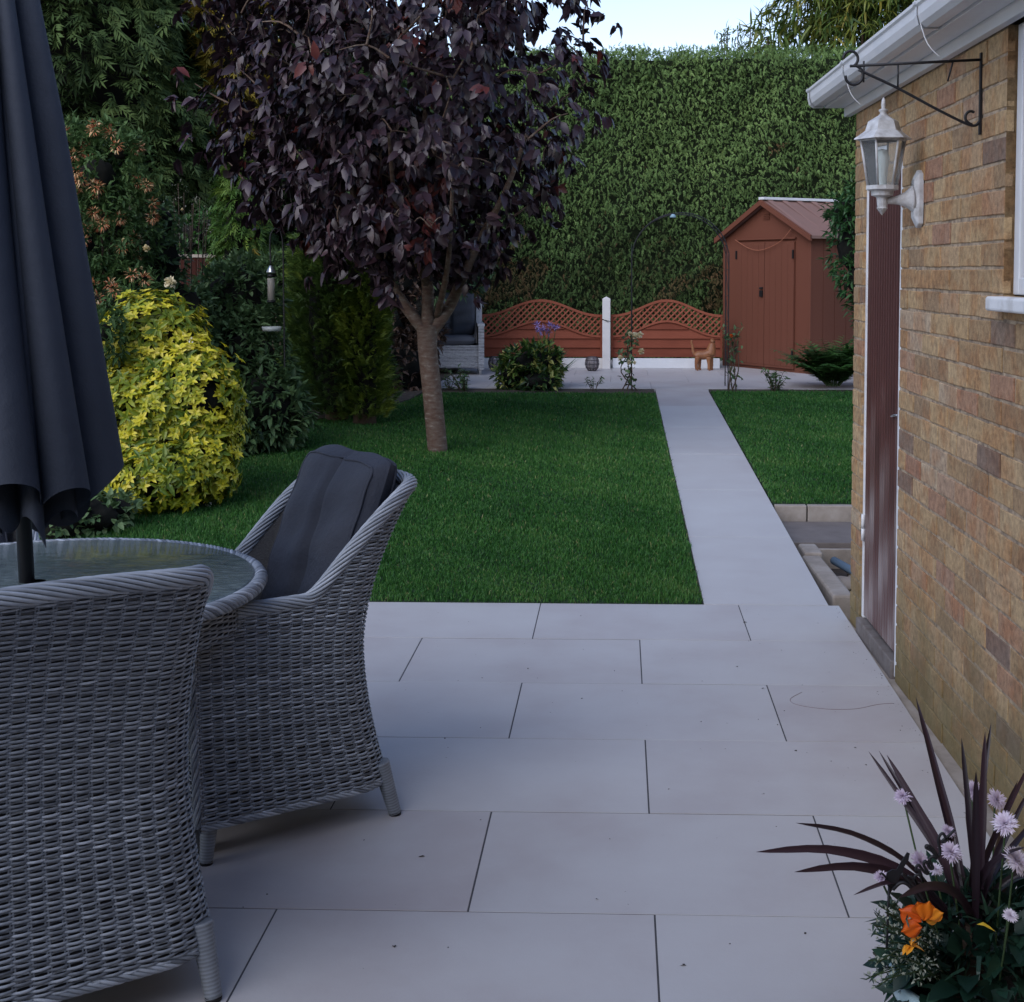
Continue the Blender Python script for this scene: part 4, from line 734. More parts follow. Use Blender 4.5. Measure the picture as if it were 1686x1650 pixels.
chC = copy_tree(chA); chC['label'] = 'grey wicker armchair half hidden behind the parasol, facing the camera'; face(chC, -1.99, 3.93, .64, -.77)
for c_ in chB.children:
    if c_.name.startswith('back_cushion'): c_.location = (0, .03, -.12)

# ------------------------------------------------------------------ table
TC = A(-1.5, 3.42); TR = .565
tb = thing('round_table', 'round glass-topped wicker table with the parasol through its middle', 'table', (*TC, 0))
m = M(); an = np.linspace(0, 2*PI, 96); m.lathe([(.027, .722), (TR-.02, .722), (TR-.014, .7195), (TR-.014, .715), (.027, .715)], n=96)
gm = mat('rippled_table_glass', [(.05, .07, .07), (.10, .13, .125), (.17, .21, .19)], .18, noise=(18, 1.2), bump=[(34, .0035), (12, .003)], coat=.2, stretch=(1, 2.2, 1)); m.obj('glass_top', gm, tb)
m = M(); pth = np.c_[TR*np.cos(an), TR*np.sin(an), np.full(96, .705)]; rope(m, pth, .0145, .0050, 9, .15, 3); m.obj('braided_rim', [wicker_m, wickback_m], tb)
apr = lambda u, z, off=0.: np.stack([(TR-.045+off)*np.cos(u/(TR-.045)), (TR-.045+off)*np.sin(u/(TR-.045)), z+0*u], -1)
m = M(); weave(m, apr, [(z, 0, 2*PI*(TR-.045)) for z in np.arange(.60, .70, .0062)], seed=8); m.lathe([(TR-.05, .6), (TR-.05, .71)], n=64, mi=1); m.lathe([(.03, .708), (TR-.03, .708)], n=64, mi=1); m.obj('apron', [wicker_m, wickback_m], tb)
for a in (5, 85, 185, 275):
    m = M(); n = 90; u = np.linspace(0, 1, n); m.tube(np.c_[(.30+.10*u)*math.cos(R(a)), (.30+.10*u)*math.sin(R(a)), .60*(1-u)+.008], (.032-.006*u)*(1+.05*(np.arange(n) % 2)), 10, 0, .4); m.obj('leg', wicker_m, tb)

# ------------------------------------------------------------------ parasol, closed
ps = thing('closed_parasol', 'closed dark grey parasol standing through the round table', 'parasol', (*TC, 0)); tilt = R(-1.6)
m = M(); m.tube([(0, 0, .02), (0, 0, 2.52)], .0195, 16); m.obj('pole', pole_m, ps)
m = M(); nz_, na = 70, 240; zz = np.linspace(0, 1, nz_)[:, None]; a = np.linspace(0, 2*PI, na)[None]; zb_ = .955; ztop = 2.52
cx0 = -.065
lob = (np.abs(np.cos(a*4+.25*zz*2))**.55); fold = (np.abs(np.cos(a*4+.5*zz)))
rb = np.interp(zz, [0, .08, .3, .6, .85, 1], [.215, .205, .175, .132, .085, .02]); asym = 1+.10*np.cos(a-.3)+.08*np.sin(a*3+1)
sh_ = rb*(.42+.58*fold**.8)*asym; sw = a+.28*np.sin(a*8)*(1-zz)*.35+.35*(1-zz)
hem = (.085*(fold-.55)+.028*np.sin(a*3+.5)+.012*np.sin(a*5))*np.clip(1-zz*5, 0, 1)
V_ = np.stack([sh_*np.cos(sw), sh_*np.sin(sw), zb_+hem-.0+(ztop-zb_)*zz+0*a], -1); m.grid(V_)
# inner layer, lower tucked folds
sh2 = rb*(.30+.45*np.abs(np.sin(a*4+.9)))*asym*.9; hem2 = (-.07+.035*np.cos(a*8)+.03*np.sin(a*3+2))*np.clip(1-zz*5, 0, 1); V2 = np.stack([sh2*np.cos(a+.5), sh2*np.sin(a+.5), zb_+hem2+(ztop-zb_)*zz*.98+0*a], -1); m.grid(V2)
m.obj('canopy', canopy_m, ps)
m = M()
for i in range(8): b = 2*PI*i/8+.2; m = M(); m.tube([(.05*math.cos(b), .05*math.sin(b), 1.05), (.028*math.cos(b), .028*math.sin(b), 2.40)], .007, 6); m.obj('rib', pole_m, ps); m = M(); m.lathe([(.001, 2.60), (.02, 2.57), (.026, 2.54), (.02, 2.50)], n=16); m.obj('finial', pole_m, ps); m = M(); m.lathe([(.001, 0), (.24, 0), (.24, .04), (.05, .06), (.03, .30), (.001, .30)], n=32); m.obj('base', pole_m, ps, bevel=.005)
ps.rotation_euler = (0, tilt, 0)

# ------------------------------------------------------------------ far armchair (simpler)
fx0, fx1 = X_(712, 17.0), X_(785, 16.7); fw = .78
fc = thing('wicker_tub_chair', 'pale grey wicker armchair with grey cushions on the far patio behind the tree', 'armchair', ((fx0+fx1)/2-.06, 16.9, fz), R(8))
m = M(); fr_ = lambda x0, x1, y, ny: (lambda u, z, off=0.: np.stack([x0+u*(x1-x0)/abs(x1-x0), y+ny*off+0*u, z+0*u], -1))
wk = mat('pale_wicker', [(.16, .165, .17), (.36, .37, .39), (.55, .56, .58)], .5, tint=True, noise=(30, .4))
wf = fr_(-.34, .34, -.30, -1); weave(m, wf, [(z, 0, .68) for z in np.arange(.09, .36, .012)], .03, .012, .006, .006, seed=3); m.box((0, .02, .225), (.68, .62, .27), mi=1)
m.obj('base', [wk, wickback_m], fc)
for s in (-1, 1):
    m = M(); sd = lambda u, z, off=0., s=s: np.stack([s*(.37+off)+0*u, -.32+u, z+0*u], -1); fs = lambda u, z, off=0., s=s: np.stack([s*.37+(u-.035), -.325-off+0*u, z+0*u], -1)
    weave(m, sd, [(z, 0, .66) for z in np.arange(.07, .60, .012)], .03, .012, .006, .006, seed=4); weave(m, fs, [(z, 0, .07) for z in np.arange(.07, .60, .012)], .03, .012, .006, .004, seed=4)
    m.box((s*.37, .0, .335), (.062, .64, .53), mi=1); m.box((s*.37, .0, .612), (.085, .67, .03), tint=.5)
    m.box((s*.36, .27, .76), (.06, .10, .36), (R(-12), 0, 0), tint=.4); m.obj('arm', [wk, wickback_m], fc)
m = M(); m.box((0, .34, .62), (.72, .06, .62), (R(-12), 0, 0), tint=.5); m.obj('back', wk, fc)
f, bk = cushion(.62, .56, .14, False); m = M(); [m.grid(q @ Rm_.T+A(0, -.02, .42), flip=fl) for Rm_ in (rotm((-PI/2, 0, 0)),) for q, fl in ((f, False), (bk, True))]; m.obj('seat_cushion', cushfar_m, fc)
f, bk = cushion(.62, .55, .15, True); m = M(); Rb = rotm((R(-12), 0, PI)); [m.grid(q @ Rb.T+A(0, .20, .73), flip=fl) for q, fl in ((f, False), (bk, True))]; m.obj('back_cushion', cushfar_m, fc)
for sx in (-1, 1):
    for y in (-.28, .28): m = M(); m.tube([(sx*.36, y, .10), (sx*.36, y, 0)], .018, 8, tint=.4); m.obj('leg', wk, fc)

# ------------------------------------------------------------------ garage
WD = unit(A(.0249, -1)); WN = unit(A(-1, -.0249)); W0 = A(1.156-.0249*5.92, 5.92)
def wp(s, n, z): q = W0+WD*s+WN*n; return A(q[0], q[1], z)
def sY(Y): return (5.92-Y)/abs(WD[1])
gar = thing('brick_garage', 'buff brick garage with brown plank door and white gutter on the right', 'building', (W0[0], W0[1], 0)); GO = A(W0[0], W0[1], 0)
gw = lambda s, n, z: wp(s, n, z)-GO
def wbox(m, s0, s1, n0, n1, z0, z1, mi=0, tint=.5):
    v = [gw(s, n, z) for s in (s0, s1) for n in (n0, n1) for z in (z0, z1)]; m.add(v, [[0, 1, 3, 2], [4, 6, 7, 5], [0, 4, 5, 1], [2, 3, 7, 6], [0, 2, 6, 4], [1, 5, 7, 3]], mi, tint, False)
S1 = sY(-1.6); D0, D1, DZ = sY(5.74), sY(5.05), 1.975; V0, V1, VZ0, VZ1 = sY(3.82), sY(2.55), 1.43, 2.19; ZT = 2.19
bm = bpy.data.materials.new('buff_brick'); bm.use_nodes = True; N_, L_, b_ = links(bm)
at = N_.new('ShaderNodeAttribute'); at.attribute_name = 'tint'; rp = N_.new('ShaderNodeValToRGB'); L_.new(at.outputs['Fac'], rp.inputs[0]); e = rp.color_ramp.elements
cs = [(0, (.21, .15, .115)), (.14, (.25, .18, .125)), (.3, (.32, .215, .115)), (.5, (.41, .285, .15)), (.66, (.44, .32, .18)), (.8, (.38, .235, .14)), (.92, (.32, .18, .115)), (1, (.44, .36, .25))]
while len(e) < len(cs): e.new(.5)
for i, (p_, c_) in enumerate(cs): e[i].position = p_
for i, (p_, c_) in enumerate(cs): e[i].color = (*c_, 1)
tc = N_.new('ShaderNodeTexCoord'); n1 = N_.new('ShaderNodeTexNoise'); n1.inputs['Scale'].default_value = 42; n1.inputs['Detail'].default_value = 8; n1.inputs['Roughness'].default_value = .7; L_.new(tc.outputs['Object'], n1.inputs['Vector'])
cr = N_.new('ShaderNodeValToRGB'); cr.color_ramp.elements[0].position = .34; cr.color_ramp.elements[0].color = (.42, .38, .36, 1); cr.color_ramp.elements[1].position = .62; cr.color_ramp.elements[1].color = (1.22, 1.18, 1.12, 1); L_.new(n1.outputs['Fac'], cr.inputs[0])
mx = N_.new('ShaderNodeMix'); mx.data_type = 'RGBA'; mx.blend_type = 'MULTIPLY'; mx.inputs[0].default_value = .7; L_.new(rp.outputs[0], mx.inputs[6]); L_.new(cr.outputs[0], mx.inputs[7])
def algae(N_, L_, col_in, tc):
    sp = N_.new('ShaderNodeSeparateXYZ'); L_.new(tc.outputs['Object'], sp.inputs[0]); n2 = N_.new('ShaderNodeTexNoise'); n2.inputs['Scale'].default_value = 5; n2.inputs['Detail'].default_value = 6; L_.new(tc.outputs['Object'], n2.inputs['Vector'])
    a1 = N_.new('ShaderNodeMath'); a1.operation = 'MULTIPLY_ADD'; L_.new(n2.outputs['Fac'], a1.inputs[0]); a1.inputs[1].default_value = -.55; L_.new(sp.outputs['Z'], a1.inputs[2])
    mr = N_.new('ShaderNodeMapRange'); mr.inputs[1].default_value = .20; mr.inputs[2].default_value = -.22; mr.inputs[3].default_value = 0; mr.inputs[4].default_value = .75; L_.new(a1.outputs[0], mr.inputs[0])
    m2 = N_.new('ShaderNodeMix'); m2.data_type = 'RGBA'; L_.new(mr.outputs[0], m2.inputs[0]); L_.new(col_in, m2.inputs[6]); m2.inputs[7].default_value = (.12, .10, .035, 1); return m2.outputs[2]
n3 = N_.new('ShaderNodeTexNoise'); n3.inputs['Scale'].default_value = 9; n3.inputs['Detail'].default_value = 3; L_.new(tc.outputs['Object'], n3.inputs['Vector']); r3 = N_.new('ShaderNodeValToRGB'); r3.color_ramp.elements[0].position = .46; r3.color_ramp.elements[0].color = (1, 1, 1, 1); r3.color_ramp.elements[1].position = .62; r3.color_ramp.elements[1].color = (.90, .72, .60, 1); L_.new(n3.outputs['Fac'], r3.inputs[0])
mx3 = N_.new('ShaderNodeMix'); mx3.data_type = 'RGBA'; mx3.blend_type = 'MULTIPLY'; mx3.inputs[0].default_value = .8; L_.new(mx.outputs[2], mx3.inputs[6]); L_.new(r3.outputs[0], mx3.inputs[7])
L_.new(algae(N_, L_, mx3.outputs[2], tc), b_.inputs['Base Color']); b_.inputs['Roughness'].default_value = .9
bp = N_.new('ShaderNodeBump'); bp.inputs['Distance'].default_value = .006; L_.new(n1.outputs['Fac'], bp.inputs['Height']); L_.new(bp.outputs[0], b_.inputs['Normal'])
mm = bpy.data.materials.new('mortar'); mm.use_nodes = True; N_, L_, b_ = links(mm); tc = N_.new('ShaderNodeTexCoord'); n1 = N_.new('ShaderNodeTexNoise'); n1.inputs['Scale'].default_value = 30; n1.inputs['Detail'].default_value = 8; L_.new(tc.outputs['Object'], n1.inputs['Vector'])
cr = N_.new('ShaderNodeValToRGB'); cr.color_ramp.elements[0].position = .3; cr.color_ramp.elements[0].color = (.17, .13, .095, 1); cr.color_ramp.elements[1].position = .62; cr.color_ramp.elements[1].color = (.42, .325, .225, 1); L_.new(n1.outputs['Fac'], cr.inputs[0]); L_.new(algae(N_, L_, cr.outputs[0], tc), b_.inputs['Base Color']); b_.inputs['Roughness'].default_value = .95
bp = N_.new('ShaderNodeBump'); bp.inputs['Distance'].default_value = .01; L_.new(n1.outputs['Fac'], bp.inputs['Height']); L_.new(bp.outputs[0], b_.inputs['Normal'])
brk = M(); r = np.random.default_rng(17); CH = .0735; z = -.16; row = 0
def brick(s0, s1, z0, z1):
    n_ = r.uniform(-.0015, .0025); c = .0025; j = lambda: r.uniform(-.0026, .0026); t = r.choice([r.uniform(0, .16), r.uniform(.25, .72), r.uniform(.74, .95), r.uniform(.95, 1)], p=[.035, .81, .11, .045])
    o = [(s0+j(), z0+j()), (s1+j(), z0+j()), (s1+j(), z1+j()), (s0+j(), z1+j())]; cs_ = [(1, 1), (-1, 1), (-1, -1), (1, -1)]
    v = [gw(a, -.02, b) for a, b in o]+[gw(a, n_-.002, b) for a, b in o]+[gw(a+cx*c, n_, b+cz*c) for (a, b), (cx, cz) in zip(o, cs_)]
    brk.add(v, [[k, (k+1) % 4, 4+(k+1) % 4, 4+k] for k in range(4)]+[[4+k, 4+(k+1) % 4, 8+(k+1) % 4, 8+k] for k in range(4)]+[[8, 9, 10, 11]], 0, t, False)
while z < ZT-.01:
    z1 = min(z+CH-.009, ZT); holes = []
    if z < DZ: holes.append((D0, D1))
    if z1 > VZ0+.02: holes.append((V0, V1))
    spans = []; s = 0.
    for a, b in holes: spans.append((s, a)); s = b
    spans.append((s, S1))
    for a, b in spans:
        x = a-(.1125 if row % 2 else 0)
        while x < b:
            l = .225-.009; s0 = max(x, a); s1_ = min(x+l, b)
            if s1_-s0 > .03: brick(s0, s1_, z, z1)
            x += .225
    z += CH; row += 1
wbk = M()
for a, b, z0, z1 in ((0, D0, -.2, ZT), (D0, D1, DZ, ZT), (D1, V0, -.2, ZT), (V0, V1, -.2, VZ0), (V1, S1, -.2, ZT)): wbox(wbk, a+.001, b-.001 if b < S1 else b, -.11, -.0035, z0, z1)
for f in wbk.f: brk.f.append((f[0]+brk.n, 1, f[2]))
brk.v += wbk.v; brk.n += wbk.n
wbox(brk, V0, V0+.0, -.1, 0, VZ0, VZ1)
wbox(brk, 0, .11, -2.9, -.115, -.2, ZT, 0, .5); brk.obj('wall', [bm, mm], gar)
# reveal bricks on the window jamb: built by the wall box; door jamb likewise
m = M(); dl = (D1-D0-.07)/7
doorw = mat('weathered_brown_boards', [(.055, .018, .016), (.085, .028, .024), (.13, .075, .068), (.27, .22, .21)], .45, tint=True, noise=(30, .18), bump=(60, .0015), stretch=(1, 1, .07))
for i in range(7):
    s0 = D0+.035+i*dl; nz2 = 30; zz = np.linspace(.075, DZ-.04, nz2); pr2 = [(0, -.026), (.006, -.014), (dl*.45, -.014), (dl*.5, -.019), (dl*.55, -.014), (dl-.006, -.014), (dl, -.026)]
    V_ = np.array([[gw(s0+a, b, q) for a, b in pr2] for q in zz]); tt = np.clip(.16+(.62+.25*math.sin(i*3.1))*smooth(1.15-zz+.3*math.sin(i*2.3), 0, 1)+.16*np.sin(zz*17+i*5)*(zz < 1.1), 0, 1); m.grid(V_, 0, np.repeat(tt[:, None], 7, 1), smooth=False, flip=False)
dr = m.obj('door', doorw, gar)
for z in (.42, .47): m = M(); m.tube([gw(D0+.034, -.008, z-.03), gw(D0+.034, -.008, z+.03)], .008, 8); m.obj('hinge', whitepaint_m, dr)
m = M(); m.tube(spline([gw(D1-.06, -.01, .98), gw(D1-.10, -.002, .975), gw(D1-.16, -.008, .965)], 8), .004, 6); m.obj('handle', steel_m, dr)
m = M(); wbox(m, D0+.001, D0+.032, -.06, -.012, .06, DZ-.002); wbox(m, D1-.030, D1-.001, -.06, -.002, .0, DZ-.002); wbox(m, D0+.033, D1-.031, -.06, -.008, DZ-.036, DZ-.002); m.obj('door_frame', whitepaint_m, gar, bevel=.002)
m = M(); wbox(m, D0+.001, D1-.031, -.08, .012, -.10, .058); m.obj('threshold', mat('grey_weathered_sill', [(.10, .08, .07), (.20, .18, .17)], .85, noise=(14, .9), bump=(60, .003)), gar, bevel=.006)
m = M(); wbox(m, D0, D1, -.20, -.10, -.1, DZ); m.obj('door_lining', dark_m, gar)
# window
m = M(); fn0, fn1 = -.075, -.026
wbox(m, V0+.002, V0+.05, fn0, fn1, VZ0+.022, VZ1); wbox(m, V1-.05, V1-.002, fn0, fn1, VZ0+.022, VZ1); wbox(m, V0+.051, V1-.051, fn0, fn1, VZ0+.022, VZ0+.07); wbox(m, V0+.051, V1-.051, fn0, fn1, VZ1-.05, VZ1)
wbox(m, V0+.058, V0+.088, fn0+.005, fn1-.012, VZ0+.075, VZ1-.055)
wn = m.obj('window', white_m, gar, bevel=.004); m = M(); wbox(m, V0+.05, V1-.05, -.062, -.058, VZ0+.06, VZ1-.05); m.obj('pane', pane_m, wn)
m = M(); wbox(m, V0-.02, V1+.02, -.024, .045, VZ0-.022, VZ0+.018); m.obj('sill', whitepaint_m, wn, bevel=.008, seg=3)
# eaves
m = M(); wbox(m, -.12, S1, .002, .030, ZT-.004, ZT+.045); m.obj('trim_board', white_m, gar, bevel=.002)
m = M(); wbox(m, -.12, S1, .031, .115, ZT+.034, ZT+.046); wbox(m, -.12, S1, .095, .113, ZT+.047, ZT+.12); m.obj('fascia', white_m, gar, bevel=.002)
m = M(); prof = [(.114, .115), (.114, .048), (.122, .040), (.160, .040), (.176, .052), (.183, .075), (.183, .100), (.190, .106), (.190, .116), (.178, .116), (.178, .08), (.16, .052), (.125, .052), (.120, .10)]
ss = np.r_[-.14, np.linspace(0, S1, 12)]; V_ = np.array([[gw(s, n, ZT+z_) for n, z_ in prof] for s in ss]); m.grid(V_, smooth=False)
m.add([gw(-.141, n, ZT+z_) for n, z_ in prof[:9]], [[0, 1, 2, 3, 4, 5, 6, 7, 8]], smooth=False); gt = m.obj('gutter', white_m, gar)
for s in (-.10, -.125, sY(5.25), sY(4.1), sY(2.9), sY(1.7)):
    q = M(); V_ = np.array([[gw(s+ds, n+.004*(1 if n > .13 else 0), ZT+z_-.004*(z_ < .06)) for n, z_ in prof[1:9]] for ds in (-.012, .012)]); q.grid(V_, smooth=False); q.obj('bracket', white_m, gt)
m = M(); wbox(m, -.10, S1, -3.0, .112, ZT+.121, ZT+.15); m.obj('roof', mat('roof_felt', [(.05, .05, .05), (.08, .08, .08)], .95, noise=(20, .8)), gar)
m = M(); wbox(m, -.02, S1, -3.0, -2.9, -.2, ZT); m.obj('rear_wall', mm, gar)

# thin ties hanging from the gutter
for s_, lab in ((sY(5.25), 'thin pale tie looped round the white gutter above the lantern'), (sY(4.1), 'thin pale tie looped round the white gutter above the iron bracket')):
    m = M(); m.tube(spline([wp(s_, .19, ZT+.12), wp(s_+.02, .16, ZT-.0), wp(s_+.03, .12, ZT-.05)], 10), .0018, 5); tag(m.obj('cable_tie', white_m), lab, 'cable tie')

# ------------------------------------------------------------------ wall lantern
SL_ = sY(4.76); LO = wp(SL_, .135, 0); lm_ = thing('wall_lantern', 'weathered white six-sided coach lantern on the brick garage wall', 'lantern', LO, math.atan2(WN[1], WN[0]))
zf = lambda py: 1.52+(445-py)/F*4.76+.005
m = M(); m.lathe([(.001, zf(168)), (.006, zf(172)), (.008, zf(180)), (.006, zf(186)), (.016, zf(188)), (.016, zf(190)), (.010, zf(193)), (.022, zf(200))], n=16); m.obj('finial', lampwhite_m, lm_)
m = M(); m.lathe([(.020, zf(198)), (.052, zf(207)), (.062, zf(222)), (.098, zf(234)), (.100, zf(236)), (.06, zf(233)), (.05, zf(215))], n=6, smooth=False); m.obj('roof', lampwhite_m, lm_)
rt, rb2, zt2, zb2 = .076, .050, zf(237), zf(312)
for i in range(6):
    a = PI/3*i; m = M(); m.tube([(rt*math.cos(a), rt*math.sin(a), zt2), (rb2*math.cos(a), rb2*math.sin(a), zb2)], .0042, 6); m.obj('glazing_bar', lampwhite_m, lm_)
m = M(); m.lathe([(rt-.004, zt2), (rb2-.004, zb2)], n=6, smooth=False); m.obj('glass', glass_m, lm_)
m = M(); m.lathe([(rt+.005, zt2+.006), (rt+.005, zt2-.004), (rt-.006, zt2-.004)], n=6, smooth=False); m.lathe([(rb2-.004, zb2), (rb2+.006, zb2+.004), (rb2+.006, zb2-.010), (.04, zb2-.014), (.038, zf(326)), (.020, zf(329)), (.017, zf(345)), (.019, zf(347)), (.011, zf(352)), (.001, zf(358))], n=12, smooth=False); m.obj('base', lampwhite_m, lm_)
m = M(); m.lathe([(.001, zt2-.03), (.018, zt2-.035), (.026, zt2-.06), (.020, zt2-.10), (.016, zb2+.02), (.016, zb2)], n=16); m.obj('bulb', mat('frosted_bulb', (.55, .60, .58), .5), lm_)
m = M(); px = np.linspace(-.006, -.105, 16); rr3 = np.interp(px, [-.105, -.08, -.05, -.006], [.048, .026, .015, .010]); zc = np.linspace(zf(335), zf(332), 16)
m.tube(np.c_[px, 0*px, zc], rr3, 14, squash=.75); m.obj('arm', lampwhite_m, lm_)
m = M(); v = []; 
for q_, w in ((-.134, 1.0), (-.118, 1.0), (-.104, .72)):
    for yy_, zz_ in ((-.030, -.085), (0, -.100), (.030, -.085), (.036, 0), (.030, .085), (0, .100), (-.030, .085), (-.036, 0)): v.append((q_, yy_*w, zf(332)+zz_*w))
m.add(v, [[k*8+i, k*8+(i+1) % 8, (k+1)*8+(i+1) % 8, (k+1)*8+i] for k in range(2) for i in range(8)]+[list(range(16, 24))], smooth=False); m.obj('backplate', lampwhite_m, lm_, bevel=.003)

# ------------------------------------------------------------------ hanging basket bracket
SB = sY(4.06); BO = wp(SB, 0, 0); br = thing('basket_bracket', 'black wrought iron hanging basket bracket with scroll tips below the gutter', 'bracket', BO, math.atan2(WN[1], WN[0]))
zf2 = lambda py: 1.52+(445-py)/F*4.06
m = M(); m.box((.004, 0, (zf2(95)+zf2(226))/2), (.006, .014, zf2(95)-zf2(226))); m.obj('back_bar', iron_m, br)
m = M(); m.tube([(.006, 0, zf2(106)), (.385, 0, zf2(116))], .0042, 8); m.obj('arm', iron_m, br)
def scroll(cx, cz, r0, a0, turns, n=26, grow=.55): return [(cx+r0*(1-grow*i/n)*math.cos(a0+turns*2*PI*i/n), 0, cz+r0*(1-grow*i/n)*math.sin(a0+turns*2*PI*i/n)) for i in range(n)]
m = M(); m.tube(spline([(.006, 0, zf2(205)), (.03, 0, zf2(211)), (.12, 0, zf2(188)), (.25, 0, zf2(150)), (.36, 0, zf2(122))], 30), .0042, 8)
m.tube(scroll(.028, zf2(196), .024, -1.6, -.0+.62), .0042, 8); m.obj('brace', iron_m, br)
m = M(); m.tube(scroll(.375, zf2(116)-.028, .030, 1.6, .78, grow=.25), .0042, 8); m.tube(scroll(.385, zf2(116)+.022, .024, -2.0, -.72, grow=.2), .0042, 8); m.obj('scroll', iron_m, br)
for x_, y0_, y1_, dx_ in ((.085, 107, 140, .015), (.245, 112, 150, 0), (.345, 108, 142, 0)): m = M(); m.tube([(x_, 0, zf2(y0_)), (x_+dx_, 0, zf2(y1_))], .0028, 6); m.obj('hook', iron_m, br)

# ------------------------------------------------------------------ sunken strip beside the path
m = M(); m.prism([(PR+.008, 5.96), (3.2, 5.96), (3.2, 8.41), (PR+.008, 8.41)], -.35, -.165); tag(m.obj('trench_soil', soil_m), kind='structure')
m = M(); m.prism([(PR+.01, 8.42), (3.3, 8.42), (3.3, 8.49), (PR+.01, 8.49)], -.1, .055)
for x0, x1, lab in ((PR+.01, 1.16, 'short concrete kerb piece at the lawn corner next to the path'), (1.168, 2.1, 'long concrete kerb piece holding the right lawn edge'), (2.108, 3.3, 'concrete kerb piece running behind the garage corner')):
    m = M(); m.box(((x1-x0)/2, 0, -.03), (x1-x0, .06, .19)); tag(m.obj('kerb', concrete_m, bevel=.005, loc=(x0, 8.455, 0)), lab, 'kerb', 'kerb pieces along the right lawn')
m = M(); m.box((0, 0, -.02), (2.4, .66, .10)); tag(m.obj('concrete_slab', mat('dark_concrete', [(.12, .10, .09), (.20, .175, .16)], .9, noise=(6, .9), bump=(80, .002)), bevel=.004, loc=(PR+.02+1.2, 8.08, -.06)), 'dark brown concrete slab between the kerb and the sunken strip', 'slab')
m = M(); m.box((0, 0, 0), (2.3, .03, .13)); tag(m.obj('edging_board', whitepaint_m if False else concrete_m, bevel=.003, loc=(PR+.02+1.2, 7.70, -.12)), 'pale edging board across the sunken strip', 'board')
for y0, y1, x, rz, lab in ((7.36, 7.64, 1.055, 0, 'short grey kerb stone lying loose at the far end beside the path'), (6.36, 7.35, 1.045, .015, 'long grey kerb stone lying loose beside the path')):
    m = M(); m.box((0, 0, 0), (.10, y1-y0-.008, .13)); o = tag(m.obj('kerb_stone', concrete_m, bevel=.012, loc=(x, (y0+y1)/2, -.075)), lab, 'kerb stone', 'loose kerb stones beside the path'); o.rotation_euler = (R(-1), 0, rz)
r = np.random.default_rng(51)
labs = ['flat pinkish stone in the sunken strip behind the kerb stone', 'pale cracked paving piece in the sunken strip', 'rounded ridged stone beside the garage corner', 'broken slab piece under the path corner', 'small grey rubble stone at the far end of the strip']
for (x, y, sx, sy, sz), lab in zip(((1.22, 7.15, .12, .10, .035), (1.24, 6.75, .13, .10, .03), (1.20, 6.42, .07, .06, .045), (1.05, 6.10, .10, .09, .035), (1.32, 7.45, .07, .06, .04)), labs):
    m = M(); sph(m, (0, 0, 0), A(sx, sy, sz), n=9, lump=.35, seed=x*9); tag(m.obj('stone', concrete_m, loc=(x, y, -.13)), lab, 'stone', 'rubble in the sunken strip')
m = M(); m.tube([(-.10, .26, .03), (.06, -.20, .0)], .022, 10); m.tube([(-.10, .26, .03), (-.105, .275, .032)], [.022, .01], 10); tag(m.obj('plastic_pipe', bluepl_m, loc=(1.27, 7.15, -.09)), 'blue-grey plastic pipe offcut lying in the sunken strip', 'pipe')

# ------------------------------------------------------------------ flower pot with cordyline
PB = A(.62, 2.27, 0); pt = thing('flower_pot', 'pale blue glazed pot by the garage wall in the right foreground', 'plant pot', PB)
m = M(); m.lathe([(.001, .002), (.105, .002), (.112, .02), (.140, .27), (.156, .30), (.158, .325), (.148, .33), (.142, .31), (.13, .28)], n=48); m.obj('body', pot_m, pt); m = M(); m.lathe([(.001, .30), (.14, .295)], n=32); m.obj('compost', soil_m, pt)
cy = thing('cordyline', 'dark maroon sword-leaved cordyline rising from the pale blue pot', 'plant', PB+A(0, 0, .3)); CB = PB+A(0, 0, .3); r = np.random.default_rng(61)
def strap(m, p0, p1, p2, p3, w, r, n=14, tint=.4):
    c_ = spline([p0, p1, p2, p3], n); u = np.linspace(0, 1, n); T = unit(np.gradient(c_, axis=0)); sd = unit(np.cross(T, A(0, -.8, .6)+r.normal(0, .25, 3))); nn_ = np.cross(sd, T); wd = w*np.interp(u, [0, .15, .5, .85, 1], [.55, .7, 1, .55, .02])[:, None]
    m.grid(np.stack([c_-sd*wd, c_-sd*wd*.5-nn_*wd*.15, c_-nn_*wd*.35, c_+sd*wd*.5-nn_*wd*.15, c_+sd*wd], 1), 0, tint)
m = M(); root = P(1600, 1500, 2.26)-CB
tips = [(1245, 1403, 2.15, 1), (1310, 1355, 2.2, 1), (1308, 1436, 2.1, 1), (1430, 1237, 2.4, 0), (1447, 1236, 2.42, 0), (1460, 1243, 2.38, 0), (1508, 1148, 2.55, 0), (1515, 1168, 2.5, 0), (1583, 1215, 2.35, 0), (1622, 1205, 2.3, 0), (1632, 1190, 2.42, 0), (1607, 1270, 2.2, 0), (1676, 1285, 2.3, 0), (1695, 1300, 2.25, 0), (1720, 1330, 2.4, 0), (1690, 1395, 2.1, 1), (1760, 1420, 2.3, 1), (1480, 1478, 2.0, 1), (1590, 1330, 2.6, 0), (1660, 1330, 2.6, 0), (1790, 1370, 2.5, 1), (1700, 1250, 2.6, 0), (1405, 1474, 2.05, 1)]
for px, py, Y, arch in tips:
    e_ = P(px, py, Y)-CB; b = root+r.normal(0, .012, 3); l = np.linalg.norm(e_-b); up = A(0, 0, (.13 if arch else .03)*l)
    strap(m, b-A(0, 0, .05), b+(e_-b)*.3+up*.55, b+(e_-b)*.65+up*.7, e_, (.0078 if arch else .0072)*r.uniform(.8, 1.15), r, tint=r.uniform(.15, .8))
m.obj('leaf', cordy_m, cy); m = M(); m.tube([(root[0], root[1], -.02), root-A(0, 0, .02)], [.022, .018], 10); m.obj('stem', twig_m, cy)
